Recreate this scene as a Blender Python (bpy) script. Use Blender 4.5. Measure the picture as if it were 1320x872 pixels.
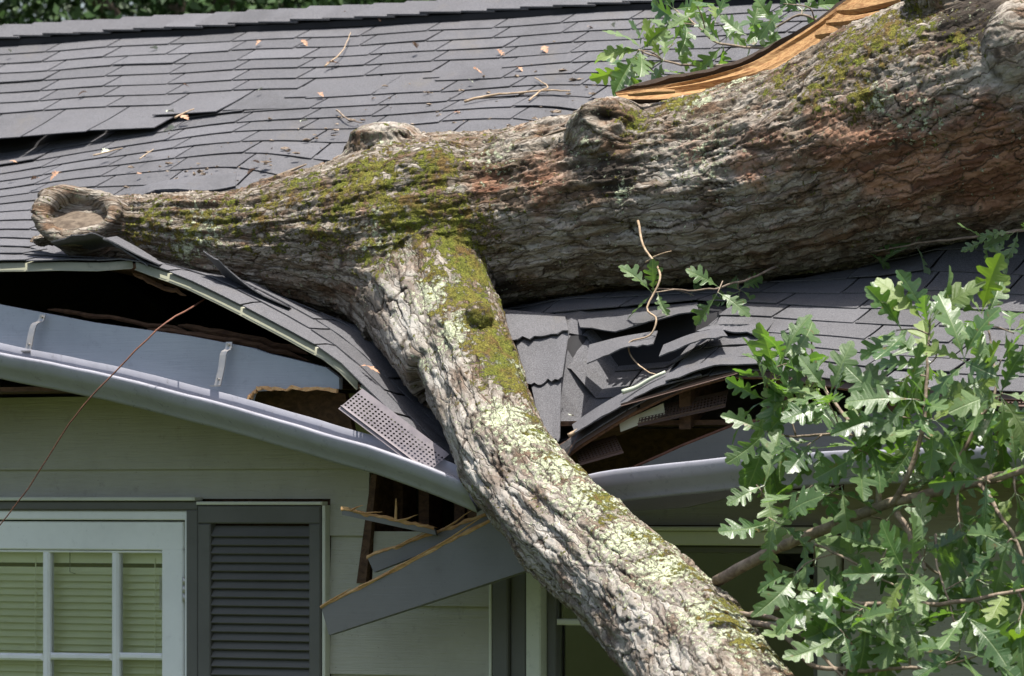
import bpy, math, random
import numpy as np
from mathutils import Vector, Matrix, Euler
R = math.radians
random.seed(7); rng = np.random.default_rng(7)
scene = bpy.context.scene
for o in list(bpy.data.objects): bpy.data.objects.remove(o)

# ------------------------------------------------------------------ camera, sky, sun, exposure
CAM = np.array([0.0, -16.7, 2.2]); FPX = 7000.0; HOR = 640.0
cd = bpy.data.cameras.new('camera'); cam = bpy.data.objects.new('camera', cd); scene.collection.objects.link(cam)
cam.location = CAM; cam.rotation_euler = (R(90), 0, 0)
cd.sensor_width = 36; cd.lens = FPX/1320*36; cd.shift_y = (HOR-436)/1320; cd.clip_start = .1; cd.clip_end = 1500
cd.dof.use_dof = True; cd.dof.focus_distance = 16.7; cd.dof.aperture_fstop = 7.5
scene.camera = cam
SUN = Vector((.10, -.15, .97)).normalized()         # towards the sun: nearly overhead
w = bpy.data.worlds.new('World'); scene.world = w; w.use_nodes = True
nt = w.node_tree; bg = nt.nodes['Background']
sky = nt.nodes.new('ShaderNodeTexSky'); sky.sky_type = 'NISHITA'; sky.sun_disc = False
sky.sun_elevation = math.asin(SUN.z); sky.sun_rotation = math.atan2(SUN.x, SUN.y); sky.air_density = 1.0; sky.dust_density = 4.0; sky.ozone_density = .6
nt.links.new(sky.outputs[0], bg.inputs[0]); bg.inputs[1].default_value = .105
sl = bpy.data.lights.new('sun', 'SUN'); sl.energy = 4.5; sl.angle = R(.53); sl.color = (1, .955, .89)
so = bpy.data.objects.new('sun', sl); scene.collection.objects.link(so); so.location = (4, 0, 12)
so.rotation_euler = SUN.to_track_quat('Z', 'Y').to_euler()
vs = scene.view_settings; vs.view_transform = 'Standard'; vs.look = 'None'; vs.exposure = 1.05; vs.gamma = 1; vs.use_curve_mapping = False
scene.cycles.max_bounces = 8; scene.cycles.transparent_max_bounces = 16

# ------------------------------------------------------------------ frames: photograph pixel <-> place, house axes
TH = R(32); cT, sT = math.cos(TH), math.sin(TH)
def ray(x, y): return np.array([(x-660)/FPX, 1.0, (HOR-y)/FPX])
def at_v(x, y, v):
    r = ray(x, y); d = (v + cT*16.7)/(sT*r[0]+cT); return CAM + d*r
def H(u, v, z): return np.array([cT*u+sT*v, -sT*u+cT*v, z])
def uv(p): p = np.asarray(p); return cT*p[..., 0]-sT*p[..., 1], sT*p[..., 0]+cT*p[..., 1]
def px(p):
    p = np.asarray(p)-CAM; return 660+FPX*p[..., 0]/p[..., 1], HOR-FPX*p[..., 2]/p[..., 1]
def pm(pix, p): return pix*(p[1]-CAM[1])/FPX          # pixels -> metres at a point
def hit_w(x, y, vwall): return at_v(x, y, vwall)
U_ = H(1, 0, 0); V_ = H(0, 1, 0); Z_ = np.array([0, 0, 1.0])

# ------------------------------------------------------------------ noise
_perm = np.arange(256); np.random.default_rng(3).shuffle(_perm); _perm = np.concatenate([_perm]*3)
_grad = np.random.default_rng(4).normal(size=(256, 3)); _grad /= np.linalg.norm(_grad, axis=1)[:, None]
def perlin(p):
    p = np.asarray(p, float); i = np.floor(p).astype(int); f = p-i; i &= 255
    t = f*f*f*(f*(f*6-15)+10); out = 0
    for dx in (0, 1):
        for dy in (0, 1):
            for dz in (0, 1):
                h = _perm[_perm[_perm[i[:, 0]+dx]+i[:, 1]+dy]+i[:, 2]+dz]
                g = _grad[h]; d = f-np.array([dx, dy, dz])
                wgt = (t[:, 0] if dx else 1-t[:, 0])*(t[:, 1] if dy else 1-t[:, 1])*(t[:, 2] if dz else 1-t[:, 2])
                out = out + wgt*(g*d).sum(1)
    return out*1.5
def fbm(p, o=4):
    s = 0; a = 1
    for k in range(o): s = s+a*perlin(p*2.03**k+k*17.3); a *= .5
    return s
def hash2(i, j, k=0):
    i = i.astype(np.int64) & 255; j = j.astype(np.int64) & 255
    return _perm[_perm[_perm[i]+j]+k]/255.0
def voronoi(x, y, jit=.85):
    ix = np.floor(x); iy = np.floor(y)
    f1 = np.full(x.shape, 9.); f2 = f1.copy(); rid = np.zeros(x.shape); ox = rid.copy(); oy = rid.copy()
    for dx in (-1, 0, 1):
        for dy in (-1, 0, 1):
            cx = ix+dx; cy = iy+dy
            px_ = cx+.5+jit*(hash2(cx, cy, 1)-.5); py_ = cy+.5+jit*(hash2(cx, cy, 2)-.5)
            d = np.hypot(x-px_, y-py_); n = d < f1
            f2 = np.where(n, f1, np.minimum(f2, d)); f1 = np.where(n, d, f1)
            rid = np.where(n, hash2(cx, cy, 5), rid); ox = np.where(n, x-px_, ox); oy = np.where(n, y-py_, oy)
    return f1, f2, rid, ox, oy
def sstep(a, b, x): t = np.clip((x-a)/(b-a), 0, 1); return t*t*(3-2*t)

# ------------------------------------------------------------------ objects
WORLD = {}
def mesh_of(name, V, F, mats=None, midx=None, smooth=False):
    me = bpy.data.meshes.new(name); me.from_pydata([tuple(map(float, v)) for v in V], [], [tuple(f) for f in F])
    for m in (mats or []): me.materials.append(m)
    if midx is not None: me.polygons.foreach_set('material_index', midx)
    if smooth: me.polygons.foreach_set('use_smooth', [True]*len(me.polygons))
    me.update(); return me
def link(name, data, loc, parent=None):
    o = bpy.data.objects.new(name, data); scene.collection.objects.link(o)
    loc = np.asarray(loc, float); WORLD[o.name] = loc
    if parent is not None: o.parent = parent; o.location = loc-WORLD[parent.name]
    else: o.location = loc
    return o
def obj(name, VF, mat, parent=None, smooth=False, midx=None):
    V, F = VF; V = np.asarray(V, float); c = (V.min(0)+V.max(0))/2
    me = mesh_of(name, V-c, F, mat if isinstance(mat, list) else [mat], midx, smooth)
    return link(name, me, c, parent)
def empty(name, loc): return link(name, None, loc)
def tag(o, label=None, cat=None, group=None, kind=None):
    for k, v in (('label', label), ('category', cat), ('group', group), ('kind', kind)):
        if v: o[k] = v
    return o
def merge(*parts):
    V = []; F = []; n = 0
    for v, f in parts:
        V.append(np.asarray(v, float)); F += [tuple(i+n for i in q) for q in f]; n += len(v)
    return np.concatenate(V), F
def box8(P):   # 8 points: bottom 0-3 ccw, top 4-7
    return np.asarray(P, float), [(3, 2, 1, 0), (4, 5, 6, 7), (0, 1, 5, 4), (1, 2, 6, 5), (2, 3, 7, 6), (3, 0, 4, 7)]
def hbox(u0, u1, v0, v1, z0, z1):    # box on the house axes
    return box8([H(u0, v0, z0), H(u1, v0, z0), H(u1, v1, z0), H(u0, v1, z0), H(u0, v0, z1), H(u1, v0, z1), H(u1, v1, z1), H(u0, v1, z1)])
def bevel_box(u0, u1, v0, v1, z0, z1, b=.004):   # house-axis board with chamfered front edges
    V = [H(u0, v1, z0), H(u1, v1, z0), H(u1, v1, z1), H(u0, v1, z1),
         H(u0, v0+b, z0), H(u1, v0+b, z0), H(u1, v0+b, z1), H(u0, v0+b, z1),
         H(u0+b, v0, z0+b), H(u1-b, v0, z0+b), H(u1-b, v0, z1-b), H(u0+b, v0, z1-b)]
    F = [(3, 2, 1, 0), (0, 1, 5, 4), (1, 2, 6, 5), (2, 3, 7, 6), (3, 0, 4, 7), (4, 5, 9, 8), (5, 6, 10, 9), (6, 7, 11, 10), (7, 4, 8, 11), (8, 9, 10, 11)]
    return np.array(V), F
def sheet(G, th, nrm=None):   # grid of points (r,c,3) -> slab th thick, G being the outer face
    G = np.asarray(G, float); r, c, _ = G.shape
    if nrm is None:
        du = np.gradient(G, axis=1); dv = np.gradient(G, axis=0); n = np.cross(du, dv); n /= np.linalg.norm(n, axis=2)[..., None]+1e-12
    else: n = np.broadcast_to(nrm, G.shape)
    B = G-n*th; V = np.concatenate([G.reshape(-1, 3), B.reshape(-1, 3)]); N = r*c; F = []
    for i in range(r-1):
        for j in range(c-1):
            a = i*c+j; F.append((a, a+1, a+c+1, a+c)); F.append((N+a, N+a+c, N+a+c+1, N+a+1))
    for j in range(c-1):
        F.append((j, N+j, N+j+1, j+1)); a = (r-1)*c+j; F.append((a, a+1, N+a+1, N+a))
    for i in range(r-1):
        a = i*c; F.append((a, a+c, N+a+c, N+a)); a = i*c+c-1; F.append((a, N+a, N+a+c, a+c))
    return V, F
def catmull(P, n):
    P = np.asarray(P, float); Q = np.concatenate([[2*P[0]-P[1]], P, [2*P[-1]-P[-2]]]); m = len(P)-1
    t = np.linspace(0, m, n); i = np.minimum(t.astype(int), m-1); f = (t-i)[:, None]
    a, b, c, d = Q[i], Q[i+1], Q[i+2], Q[i+3]
    return .5*(2*b+(c-a)*f+(2*a-5*b+4*c-d)*f**2+(3*b-a-3*c+d)*f**3)
def frames(P):
    T = np.gradient(P, axis=0); T /= np.linalg.norm(T, axis=1)[:, None]
    n = np.cross(T[0], [0, 0, 1]);
    if np.linalg.norm(n) < .1: n = np.cross(T[0], [1, 0, 0])
    N = []
    for t in T:
        n = n-t*n.dot(t); n = n/np.linalg.norm(n); N.append(n)
    N = np.array(N); return T, N, np.cross(T, N)
def tube(P, rad, k=8, cap=True):
    P = np.asarray(P, float); rad = np.broadcast_to(rad, (len(P),)); T, N, B = frames(P); a = np.arange(k)*2*math.pi/k
    V = (P[:, None]+rad[:, None, None]*(np.cos(a)[None, :, None]*N[:, None]+np.sin(a)[None, :, None]*B[:, None])).reshape(-1, 3)
    F = [(i*k+j, i*k+(j+1) % k, (i+1)*k+(j+1) % k, (i+1)*k+j) for i in range(len(P)-1) for j in range(k)]
    if cap:
        n = len(V); V = np.concatenate([V, [P[0]], [P[-1]]]); m = (len(P)-1)*k
        F += [(n, (j+1) % k, j) for j in range(k)]+[(n+1, m+j, m+(j+1) % k) for j in range(k)]
    return V, F
def ball(c, r, n=16, m=10):
    c = np.asarray(c); r = np.broadcast_to(r, 3); V = []; F = []
    for i in range(m+1):
        for j in range(n):
            a = math.pi*i/m; b = 2*math.pi*j/n; V.append(c+r*np.array([math.sin(a)*math.cos(b), math.sin(a)*math.sin(b), math.cos(a)]))
    F = [(i*n+j, i*n+(j+1) % n, (i+1)*n+(j+1) % n, (i+1)*n+j) for i in range(m) for j in range(n)]
    return np.array(V), F
def sweep(P, prof, th, out, up):   # open profile (out,up) swept along P, as thin sheet metal
    P = np.asarray(P, float); G = np.array([[p+out*a+up*b for a, b in prof] for p in P])
    return sheet(G, th)

# ------------------------------------------------------------------ materials
class N:
    def __init__(s, name, rough=.8, spec=.3):
        s.m = bpy.data.materials.new(name); s.m.use_nodes = True; s.t = s.m.node_tree; s.b = s.t.nodes['Principled BSDF']
        s.b.inputs['Roughness'].default_value = rough; s.b.inputs['Specular IOR Level'].default_value = spec
        s.pos = s.n('ShaderNodeNewGeometry').outputs['Position']
    def n(s, t, **k):
        q = s.t.nodes.new(t)
        for a, b in k.items(): setattr(q, a, b)
        return q
    def set(s, inp, v):
        if isinstance(v, bpy.types.NodeSocket): s.t.links.new(v, inp)
        elif v is not None:
            if hasattr(v, '__len__') and len(v) == 3 and inp.type == 'RGBA': v = (*v, 1)
            inp.default_value = v
    def map(s, scale=(1, 1, 1), rot=(0, 0, 0), vec=None):
        q = s.n('ShaderNodeMapping'); s.set(q.inputs[0], vec or s.pos); q.inputs['Rotation'].default_value = rot; q.inputs['Scale'].default_value = scale; return q.outputs[0]
    def noise(s, scale, det=4, rough=.6, vec=None, dist=0):
        q = s.n('ShaderNodeTexNoise'); s.set(q.inputs['Vector'], vec or s.pos); q.inputs['Scale'].default_value = scale
        q.inputs['Detail'].default_value = det; q.inputs['Roughness'].default_value = rough; q.inputs['Distortion'].default_value = dist; return q.outputs[0]
    def voro(s, scale, vec=None, feat='F1'):
        q = s.n('ShaderNodeTexVoronoi', feature=feat); s.set(q.inputs['Vector'], vec or s.pos); q.inputs['Scale'].default_value = scale; return q.outputs[0]
    def ramp(s, f, a, b, lo=0., hi=1.):
        q = s.n('ShaderNodeMapRange', interpolation_type='SMOOTHSTEP'); s.set(q.inputs[0], f)
        for i, v in zip((1, 2, 3, 4), (a, b, lo, hi)): s.set(q.inputs[i], v)
        return q.outputs[0]
    def mix(s, f, a, b, mode='MIX'):
        q = s.n('ShaderNodeMix', data_type='RGBA', blend_type=mode); s.set(q.inputs[0], f); s.set(q.inputs[6], a); s.set(q.inputs[7], b); return q.outputs[2]
    def math(s, op, a, b=0., c=0.):
        q = s.n('ShaderNodeMath', operation=op)
        for i, v in enumerate((a, b, c)): s.set(q.inputs[i], v)
        return q.outputs[0]
    def rnd(s): return s.n('ShaderNodeObjectInfo').outputs['Random']
    def attr(s, name, out='Fac'): return s.n('ShaderNodeAttribute', attribute_name=name).outputs[out]
    def col(s, v): s.set(s.b.inputs['Base Color'], v)
    def rough(s, v): s.set(s.b.inputs['Roughness'], v)
    def bump(s, h, dist=.002, st=1.):
        q = s.n('ShaderNodeBump'); q.inputs['Strength'].default_value = st; q.inputs['Distance'].default_value = dist; s.set(q.inputs['Height'], h); s.t.links.new(q.outputs[0], s.b.inputs['Normal']); return s
HR = (0, 0, TH)      # turns world position on to the house axes

def mat_shingle(name, c=(.074, .0735, .079)):
    n = N(name, .78, .45); c = np.array(c); r = n.rnd()
    base = n.mix(r, tuple(c*.66), tuple(c*1.36))
    base = n.mix(n.ramp(n.noise(1.6, 3), .35, .7), base, tuple(c*np.array([.86, .84, .84])))
    g = n.noise(260, 4, .85); base = n.mix(n.ramp(g, .3, .75), n.mix(1., base, (.5, .5, .52), 'MULTIPLY'), n.mix(.3, base, (.34, .34, .36)))
    st = n.ramp(n.noise(5, 5, .7, n.map((1, .25, 1), HR)), .56, .75); base = n.mix(n.math('MULTIPLY', st, .5), base, (.105, .095, .08)); base = n.mix(n.math('MULTIPLY', n.ramp(n.noise(2.6, 6, .75, n.map((1, .3, 1), HR)), .5, .7), .4), base, (.035, .034, .034))
    n.col(base); n.bump(n.math('ADD', n.noise(420, 2, .8), n.math('MULTIPLY', n.noise(60, 3), .6)), .0022, .9); return n.m
def mat_paint(name, c, rough=.55, dirt=.35, grain=0, spec=.35, dirtc=(.05, .045, .035)):
    n = N(name, rough, spec); c = np.array(c)
    base = n.mix(n.ramp(n.noise(2.3, 5, .65), .35, .7), tuple(c), tuple(c*.86))
    base = n.mix(n.math('MULTIPLY', n.ramp(n.noise(14, 6, .75), .55, .8), dirt), base, dirtc)
    base = n.mix(n.math('MULTIPLY', n.ramp(n.voro(34), .09, .03), .55*min(1, dirt*2)), base, (.04, .035, .03))
    n.col(base); n.rough(n.ramp(n.noise(9, 4), .3, .7, rough-.08, min(1, rough+.15)))
    if grain: n.bump(n.noise(1, 4, .6, n.map((6, 6, 150), HR), .6), grain, .8)
    else: n.bump(n.noise(60, 4), .0006, .6)
    return n.m
def mat_wood(name, a=(.42, .26, .13), b=(.24, .12, .055), sc=(5, 60, 60), rot=HR, rough=.75):
    n = N(name, rough, .25); f = n.noise(1, 5, .65, n.map(sc, rot), .8)
    base = n.mix(n.ramp(f, .3, .7), a, b); base = n.mix(n.math('MULTIPLY', n.ramp(n.noise(9, 4), .55, .75), .5), base, tuple(np.array(b)*.5))
    n.col(base); n.bump(f, .0025, 1); return n.m
def mat_metal(name, c, rough=.42, metallic=.0, dirt=.4, spec=.5):
    n = N(name, rough, spec); n.b.inputs['Metallic'].default_value = metallic; c = np.array(c)
    base = n.mix(n.ramp(n.noise(3, 5, .7), .4, .75), tuple(c), tuple(c*.8)); d = n.math('MULTIPLY', n.ramp(n.noise(22, 6, .8), .56, .74), dirt)
    base = n.mix(d, base, (.07, .06, .045)); n.col(base); n.rough(n.ramp(n.noise(30, 4), .3, .7, rough-.1, rough+.16)); n.bump(n.noise(5, 3), .004, .5); return n.m
def mat_glass(name):
    n = N(name, .02, .5); t = n.t; out = t.nodes['Material Output']
    tr = n.n('ShaderNodeBsdfTransparent'); tr.inputs[0].default_value = (.97, .98, .97, 1); gl = n.n('ShaderNodeBsdfGlossy'); gl.inputs['Roughness'].default_value = .015; gl.inputs[0].default_value = (1, 1, 1, 1)
    fr = n.n('ShaderNodeFresnel'); fr.inputs[0].default_value = 1.52; bp = n.n('ShaderNodeBump'); bp.inputs['Distance'].default_value = .002; bp.inputs['Strength'].default_value = .25
    t.links.new(n.noise(2.5, 2), bp.inputs['Height']); t.links.new(bp.outputs[0], gl.inputs['Normal'])
    m = n.n('ShaderNodeMixShader'); t.links.new(fr.outputs[0], m.inputs[0]); t.links.new(tr.outputs[0], m.inputs[1]); t.links.new(gl.outputs[0], m.inputs[2]); t.links.new(m.outputs[0], out.inputs[0]); return n.m
def mat_leaf(name, a, b, back, trans=.35):
    n = N(name, .4, .7); t = n.t; out = t.nodes['Material Output']; r = n.rnd()
    uvx = n.n('ShaderNodeAttribute', attribute_name='lf').outputs['Vector']; sp = n.n('ShaderNodeSeparateXYZ'); t.links.new(uvx, sp.inputs[0])
    base = n.mix(n.ramp(r, .1, .9), a, b); base = n.mix(n.math('MULTIPLY', n.ramp(n.noise(25, 4), .5, .75), .35), base, tuple(np.array(a)*.6))
    vein = n.ramp(n.math('ABSOLUTE', sp.outputs[1]), .02, .0); sv = n.math('ABSOLUTE', n.math('SINE', n.math('MULTIPLY', n.math('SUBTRACT', sp.outputs[0], n.math('MULTIPLY', n.math('ABSOLUTE', sp.outputs[1]), .6)), 27.)))
    vein = n.math('MAXIMUM', vein, n.math('MULTIPLY', n.ramp(sv, .14, .02), .5)); base = n.mix(n.math('MULTIPLY', vein, .55), base, (.22, .29, .12))
    spots = n.math('MULTIPLY', n.ramp(n.noise(42, 4), .64, .70), .8); base = n.mix(spots, base, (.16, .09, .03))
    base = n.mix(n.ramp(r, .86, .9), base, (.15, .21, .045)); base = n.mix(n.ramp(n.math('FRACT', n.math('MULTIPLY', r, 7.3)), .75, .85), base, n.mix(1., base, (.6, .66, .7), 'MULTIPLY'))
    fb = n.n('ShaderNodeNewGeometry').outputs['Backfacing']; col = n.mix(fb, base, n.mix(.4, base, back)); n.col(col)
    n.rough(n.ramp(r, 0, 1, .36, .55)); n.bump(n.math('ADD', n.math('MULTIPLY', vein, -.6), n.noise(70, 3)), .0015, .7)
    tl = n.n('ShaderNodeBsdfTranslucent'); t.links.new(n.mix(.35, n.mix(1., base, (1.9, 2.3, .7), 'MULTIPLY'), (.16, .30, .02)), tl.inputs[0])
    m = n.n('ShaderNodeMixShader'); m.inputs[0].default_value = trans; t.links.new(n.b.outputs[0], m.inputs[1]); t.links.new(tl.outputs[0], m.inputs[2]); t.links.new(m.outputs[0], out.inputs[0]); return n.m
def mat_bark():
    n = N('oak_bark', .88, .22); sa = n.attr('sa', 'Vector'); cell = n.attr('cell'); crack = n.attr('crack'); hh = n.attr('relief')
    wn = n.n('ShaderNodeTexNoise'); n.set(wn.inputs['Vector'], sa); wn.inputs['Scale'].default_value = 16; wn.inputs['Detail'].default_value = 4
    wv = n.n('ShaderNodeVectorMath', operation='SCALE'); n.set(wv.inputs[0], wn.outputs['Color']); wv.inputs['Scale'].default_value = .055
    ws = n.n('ShaderNodeVectorMath', operation='ADD'); n.set(ws.inputs[0], sa); n.set(ws.inputs[1], wv.outputs[0]); ws = ws.outputs[0]
    def flakes(sc):
        e = n.n('ShaderNodeTexVoronoi', feature='DISTANCE_TO_EDGE', voronoi_dimensions='2D'); f = n.n('ShaderNodeTexVoronoi', feature='F1', voronoi_dimensions='2D'); m_ = n.map(sc, vec=ws)
        for q in (e, f): n.set(q.inputs['Vector'], m_); q.inputs['Scale'].default_value = 1
        cc = n.n('ShaderNodeSeparateColor'); n.set(cc.inputs[0], f.outputs['Color']); return e.outputs['Distance'], cc.outputs[0]
    e1, c1 = flakes((3.8, 23, 1)); e2, c2 = flakes((12, 58, 1))
    st = n.map((18, 60, 1), vec=ws); fine = n.noise(1, 7, .75, st, .8); med = n.noise(9, 5, .65)
    ter = n.math('SNAP', n.noise(1, 2, .5, n.map((8, 24, 1), vec=ws)), .09)
    tone = n.math('ADD', n.math('MULTIPLY', c1, .45), n.math('MULTIPLY', c2, .55))
    grey = n.mix(n.ramp(fine, .36, .64), (.125, .10, .078), (.37, .335, .285)); grey = n.mix(n.ramp(tone, .2, .8), n.mix(1., grey, (.58, .53, .47), 'MULTIPLY'), grey)
    brown = n.mix(n.ramp(fine, .36, .64), (.075, .046, .030), (.28, .19, .125)); brown = n.mix(n.ramp(tone, .2, .8), n.mix(1., brown, (.6, .56, .52), 'MULTIPLY'), brown); base = n.mix(n.ramp(n.math('ADD', med, n.math('MULTIPLY', tone, .22)), .45, .64), brown, grey)
    base = n.mix(n.attr('pale'), base, n.mix(n.ramp(tone, .15, .85), (.21, .19, .168), (.44, .42, .38)))
    redc = n.mix(n.ramp(n.math('ADD', n.math('MULTIPLY', fine, .6), n.math('MULTIPLY', tone, .4)), .3, .7), (.12, .055, .032), (.36, .205, .13)); base = n.mix(n.ramp(n.math('ADD', n.attr('red'), n.math('MULTIPLY', n.math('SUBTRACT', med, .5), 1.3)), .28, .72), base, redc)
    base = n.mix(n.ramp(n.math('ADD', n.attr('dark'), n.math('MULTIPLY', n.math('SUBTRACT', med, .5), 1.2)), .3, .75), base, (.035, .028, .022))
    ln = n.noise(48, 7, .74); lich = n.ramp(n.math('ADD', n.attr('lichen'), n.math('MULTIPLY', n.math('SUBTRACT', ln, .5), 5.6)), .56, .76)
    lc = n.mix(n.ramp(n.noise(120, 4, .7), .3, .7), (.24, .27, .165), (.52, .545, .385)); lc = n.mix(n.ramp(n.noise(5, 2), .6, .72), lc, (.48, .53, .38))
    base = n.mix(n.math('MULTIPLY', lich, n.ramp(crack, .08, .3)), base, lc)
    base = n.mix(n.math('MULTIPLY', n.ramp(e1, .055, .0), .75), base, (.045, .032, .023)); base = n.mix(n.math('MULTIPLY', n.ramp(e2, .07, .0), .35), base, (.05, .036, .026))
    base = n.mix(n.ramp(crack, .45, .0), base, (.040, .028, .020))
    mn = n.noise(38, 8, .76); moss = n.ramp(n.math('ADD', n.attr('moss'), n.math('MULTIPLY', n.math('SUBTRACT', mn, .5), 6.0)), .56, .84)
    tuft = n.noise(190, 4, .75); mc = n.mix(n.ramp(tuft, .3, .7), (.045, .04, .009), (.27, .245, .045)); mc = n.mix(n.ramp(n.noise(11, 3), .42, .62), mc, n.mix(n.ramp(tuft, .3, .7), (.04, .048, .009), (.22, .24, .035)))
    mc = n.mix(n.ramp(n.noise(16, 3), .5, .66), mc, n.mix(n.ramp(tuft, .3, .7), (.07, .04, .012), (.22, .15, .05)))
    base = n.mix(moss, base, mc); n.col(base)
    h = n.math('ADD', n.math('MULTIPLY', fine, .7), n.math('MULTIPLY', n.noise(150, 4, .7), .4)); h = n.math('ADD', h, n.math('ADD', n.math('MULTIPLY', n.ramp(e1, .0, .09), .55), n.math('MULTIPLY', n.ramp(e2, 0., .1), .14))); h = n.math('ADD', h, n.math('ADD', n.math('MULTIPLY', c1, .6), n.math('MULTIPLY', ter, 1.8))); h = n.math('ADD', h, n.math('MULTIPLY', lich, n.math('ADD', .25, n.math('MULTIPLY', n.noise(160, 3), .6)))); h = n.math('ADD', h, n.math('MULTIPLY', moss, n.math('ADD', .6, n.math('MULTIPLY', tuft, 1.7))))
    h = n.math('MULTIPLY', h, n.math('SUBTRACT', 1., n.math('MULTIPLY', n.attr('pale'), .45))); n.bump(h, .005, 1.); return n.m
MT = dict(
    shingle=mat_shingle('asphalt_shingle'), felt=mat_paint('roofing_felt', (.018, .018, .02), .95), deckwood=mat_wood('deck_wood', (.16, .085, .045), (.07, .035, .02)),
    drip=mat_metal('drip_edge_metal', (.27, .27, .19), .45, .0, .7), siding=mat_paint('siding_paint', (.40, .385, .315), .7, .42, .0045), fascia=mat_paint('fascia_paint', (.30, .335, .385), .6, .3, .0010),
    trimw=mat_paint('white_trim_paint', (.80, .80, .77), .42, .2), cream=mat_paint('cream_trim_paint', (.60, .60, .50), .5, .3), dark=mat_paint('grey_shutter_paint', (.118, .114, .102), .5, .25), board=mat_paint('grey_board_paint', (.165, .162, .152), .55, .3, .0008),
    gutter=mat_metal('gutter_metal', (.29, .29, .325), .36, .0, .55), strap=mat_metal('strap_metal', (.42, .40, .38), .45, .8, .5), guard=mat_metal('guard_metal', (.17, .15, .16), .45, .3, .4), rust=mat_metal('rusty_guard_metal', (.115, .075, .06), .6, .2, .5),
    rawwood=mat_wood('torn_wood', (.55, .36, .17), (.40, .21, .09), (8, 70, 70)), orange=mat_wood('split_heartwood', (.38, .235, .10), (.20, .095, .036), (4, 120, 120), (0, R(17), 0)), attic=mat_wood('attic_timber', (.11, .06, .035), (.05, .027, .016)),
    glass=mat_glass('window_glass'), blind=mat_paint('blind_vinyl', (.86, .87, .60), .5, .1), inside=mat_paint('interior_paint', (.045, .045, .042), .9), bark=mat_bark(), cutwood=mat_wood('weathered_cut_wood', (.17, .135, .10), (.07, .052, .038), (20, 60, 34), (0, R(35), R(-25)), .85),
    leaf=mat_leaf('oak_leaf', (.058, .118, .036), (.145, .215, .08), (.24, .30, .23)), twig=mat_wood('twig_bark', (.30, .24, .18), (.13, .095, .07), (30, 30, 30)), tan=mat_wood('dry_twig', (.46, .36, .25), (.27, .19, .12), (40, 40, 40)), vine=mat_wood('red_brown_stem', (.21, .095, .06), (.11, .05, .035), (40, 40, 40)), lichenm=mat_paint('lichen_crust', (.50, .54, .42), .95, .3), deadleaf=mat_wood('dry_leaf', (.45, .30, .20), (.30, .15, .09), (60, 60, 60)),
    hinge=mat_metal('hinge_metal', (.5, .48, .45), .4, .6, .3))
# ------------------------------------------------------------------ ground
me = mesh_of('lawn', [(-300, -300, 0), (300, -300, 0), (300, 300, 0), (-300, 300, 0)], [(0, 1, 2, 3)])
n = N('lawn_grass', .95, .1); n.col(n.mix(n.ramp(n.noise(3, 6, .7), .35, .7), (.035, .052, .014), (.06, .075, .022))); n.bump(n.noise(40, 4), .03); me.materials.append(n.m)
tag(link('lawn', me, (0, 0, 0)), kind='structure')

# ------------------------------------------------------------------ axes of the fallen trunk and its limb (pixel, radius in pixels, depth behind the eave)
TR = [(78, 291, 36, .22), (150, 293, 42, .26), (220, 300, 52, .32), (300, 308, 66, .38), (370, 308, 84, .44), (440, 306, 108, .5), (510, 303, 126, .55), (580, 292, 120, .6), (650, 282, 110, .66), (750, 266, 112, .72), (850, 250, 118, .75), (950, 238, 126, .78), (1050, 213, 138, .81), (1140, 178, 152, .85), (1250, 142, 160, .89), (1400, 95, 168, .95), (1650, 20, 175, 1.05)]
LB = [(515, 262, 80, .52), (553, 330, 75, .46), (579, 400, 71, .36), (598, 455, 69, .24), (624, 520, 68, .08), (652, 588, 70, -.1), (702, 655, 73, -.28), (765, 715, 77, -.45), (832, 775, 84, -.64), (890, 840, 92, -.86), (943, 920, 98, -1.15), (1000, 1020, 104, -1.5)]
def axis(L, n):
    P = np.array([at_v(a, b, v) for a, b, r, v in L]); rr = np.array([pm(l[2], p) for l, p in zip(L, P)])
    Q = catmull(np.c_[P, rr], n); return Q[:, :3], Q[:, 3]
TP, TRr = axis(TR, 220); LP, LRr = axis(LB, 200); LRr = LRr*.93
AP = np.concatenate([TP, LP]); AR = np.concatenate([TRr, LRr])
def under_tree(x, y, z):     # press a roof surface down under the trunk
    x = np.asarray(x, float); z = np.array(z, float); shp = x.shape; xf = x.ravel(); yf = np.asarray(y, float).ravel(); zf = z.ravel().copy()
    d2 = (xf[:, None]-AP[None, :, 0])**2+(yf[:, None]-AP[None, :, 1])**2
    rr = AR[None, :]*1.0; lim = np.where(d2 < rr**2, AP[None, :, 2]-np.sqrt(np.maximum(rr**2-d2, 0))-.012, 99).min(1)
    return np.minimum(zf, lim).reshape(shp)

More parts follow.
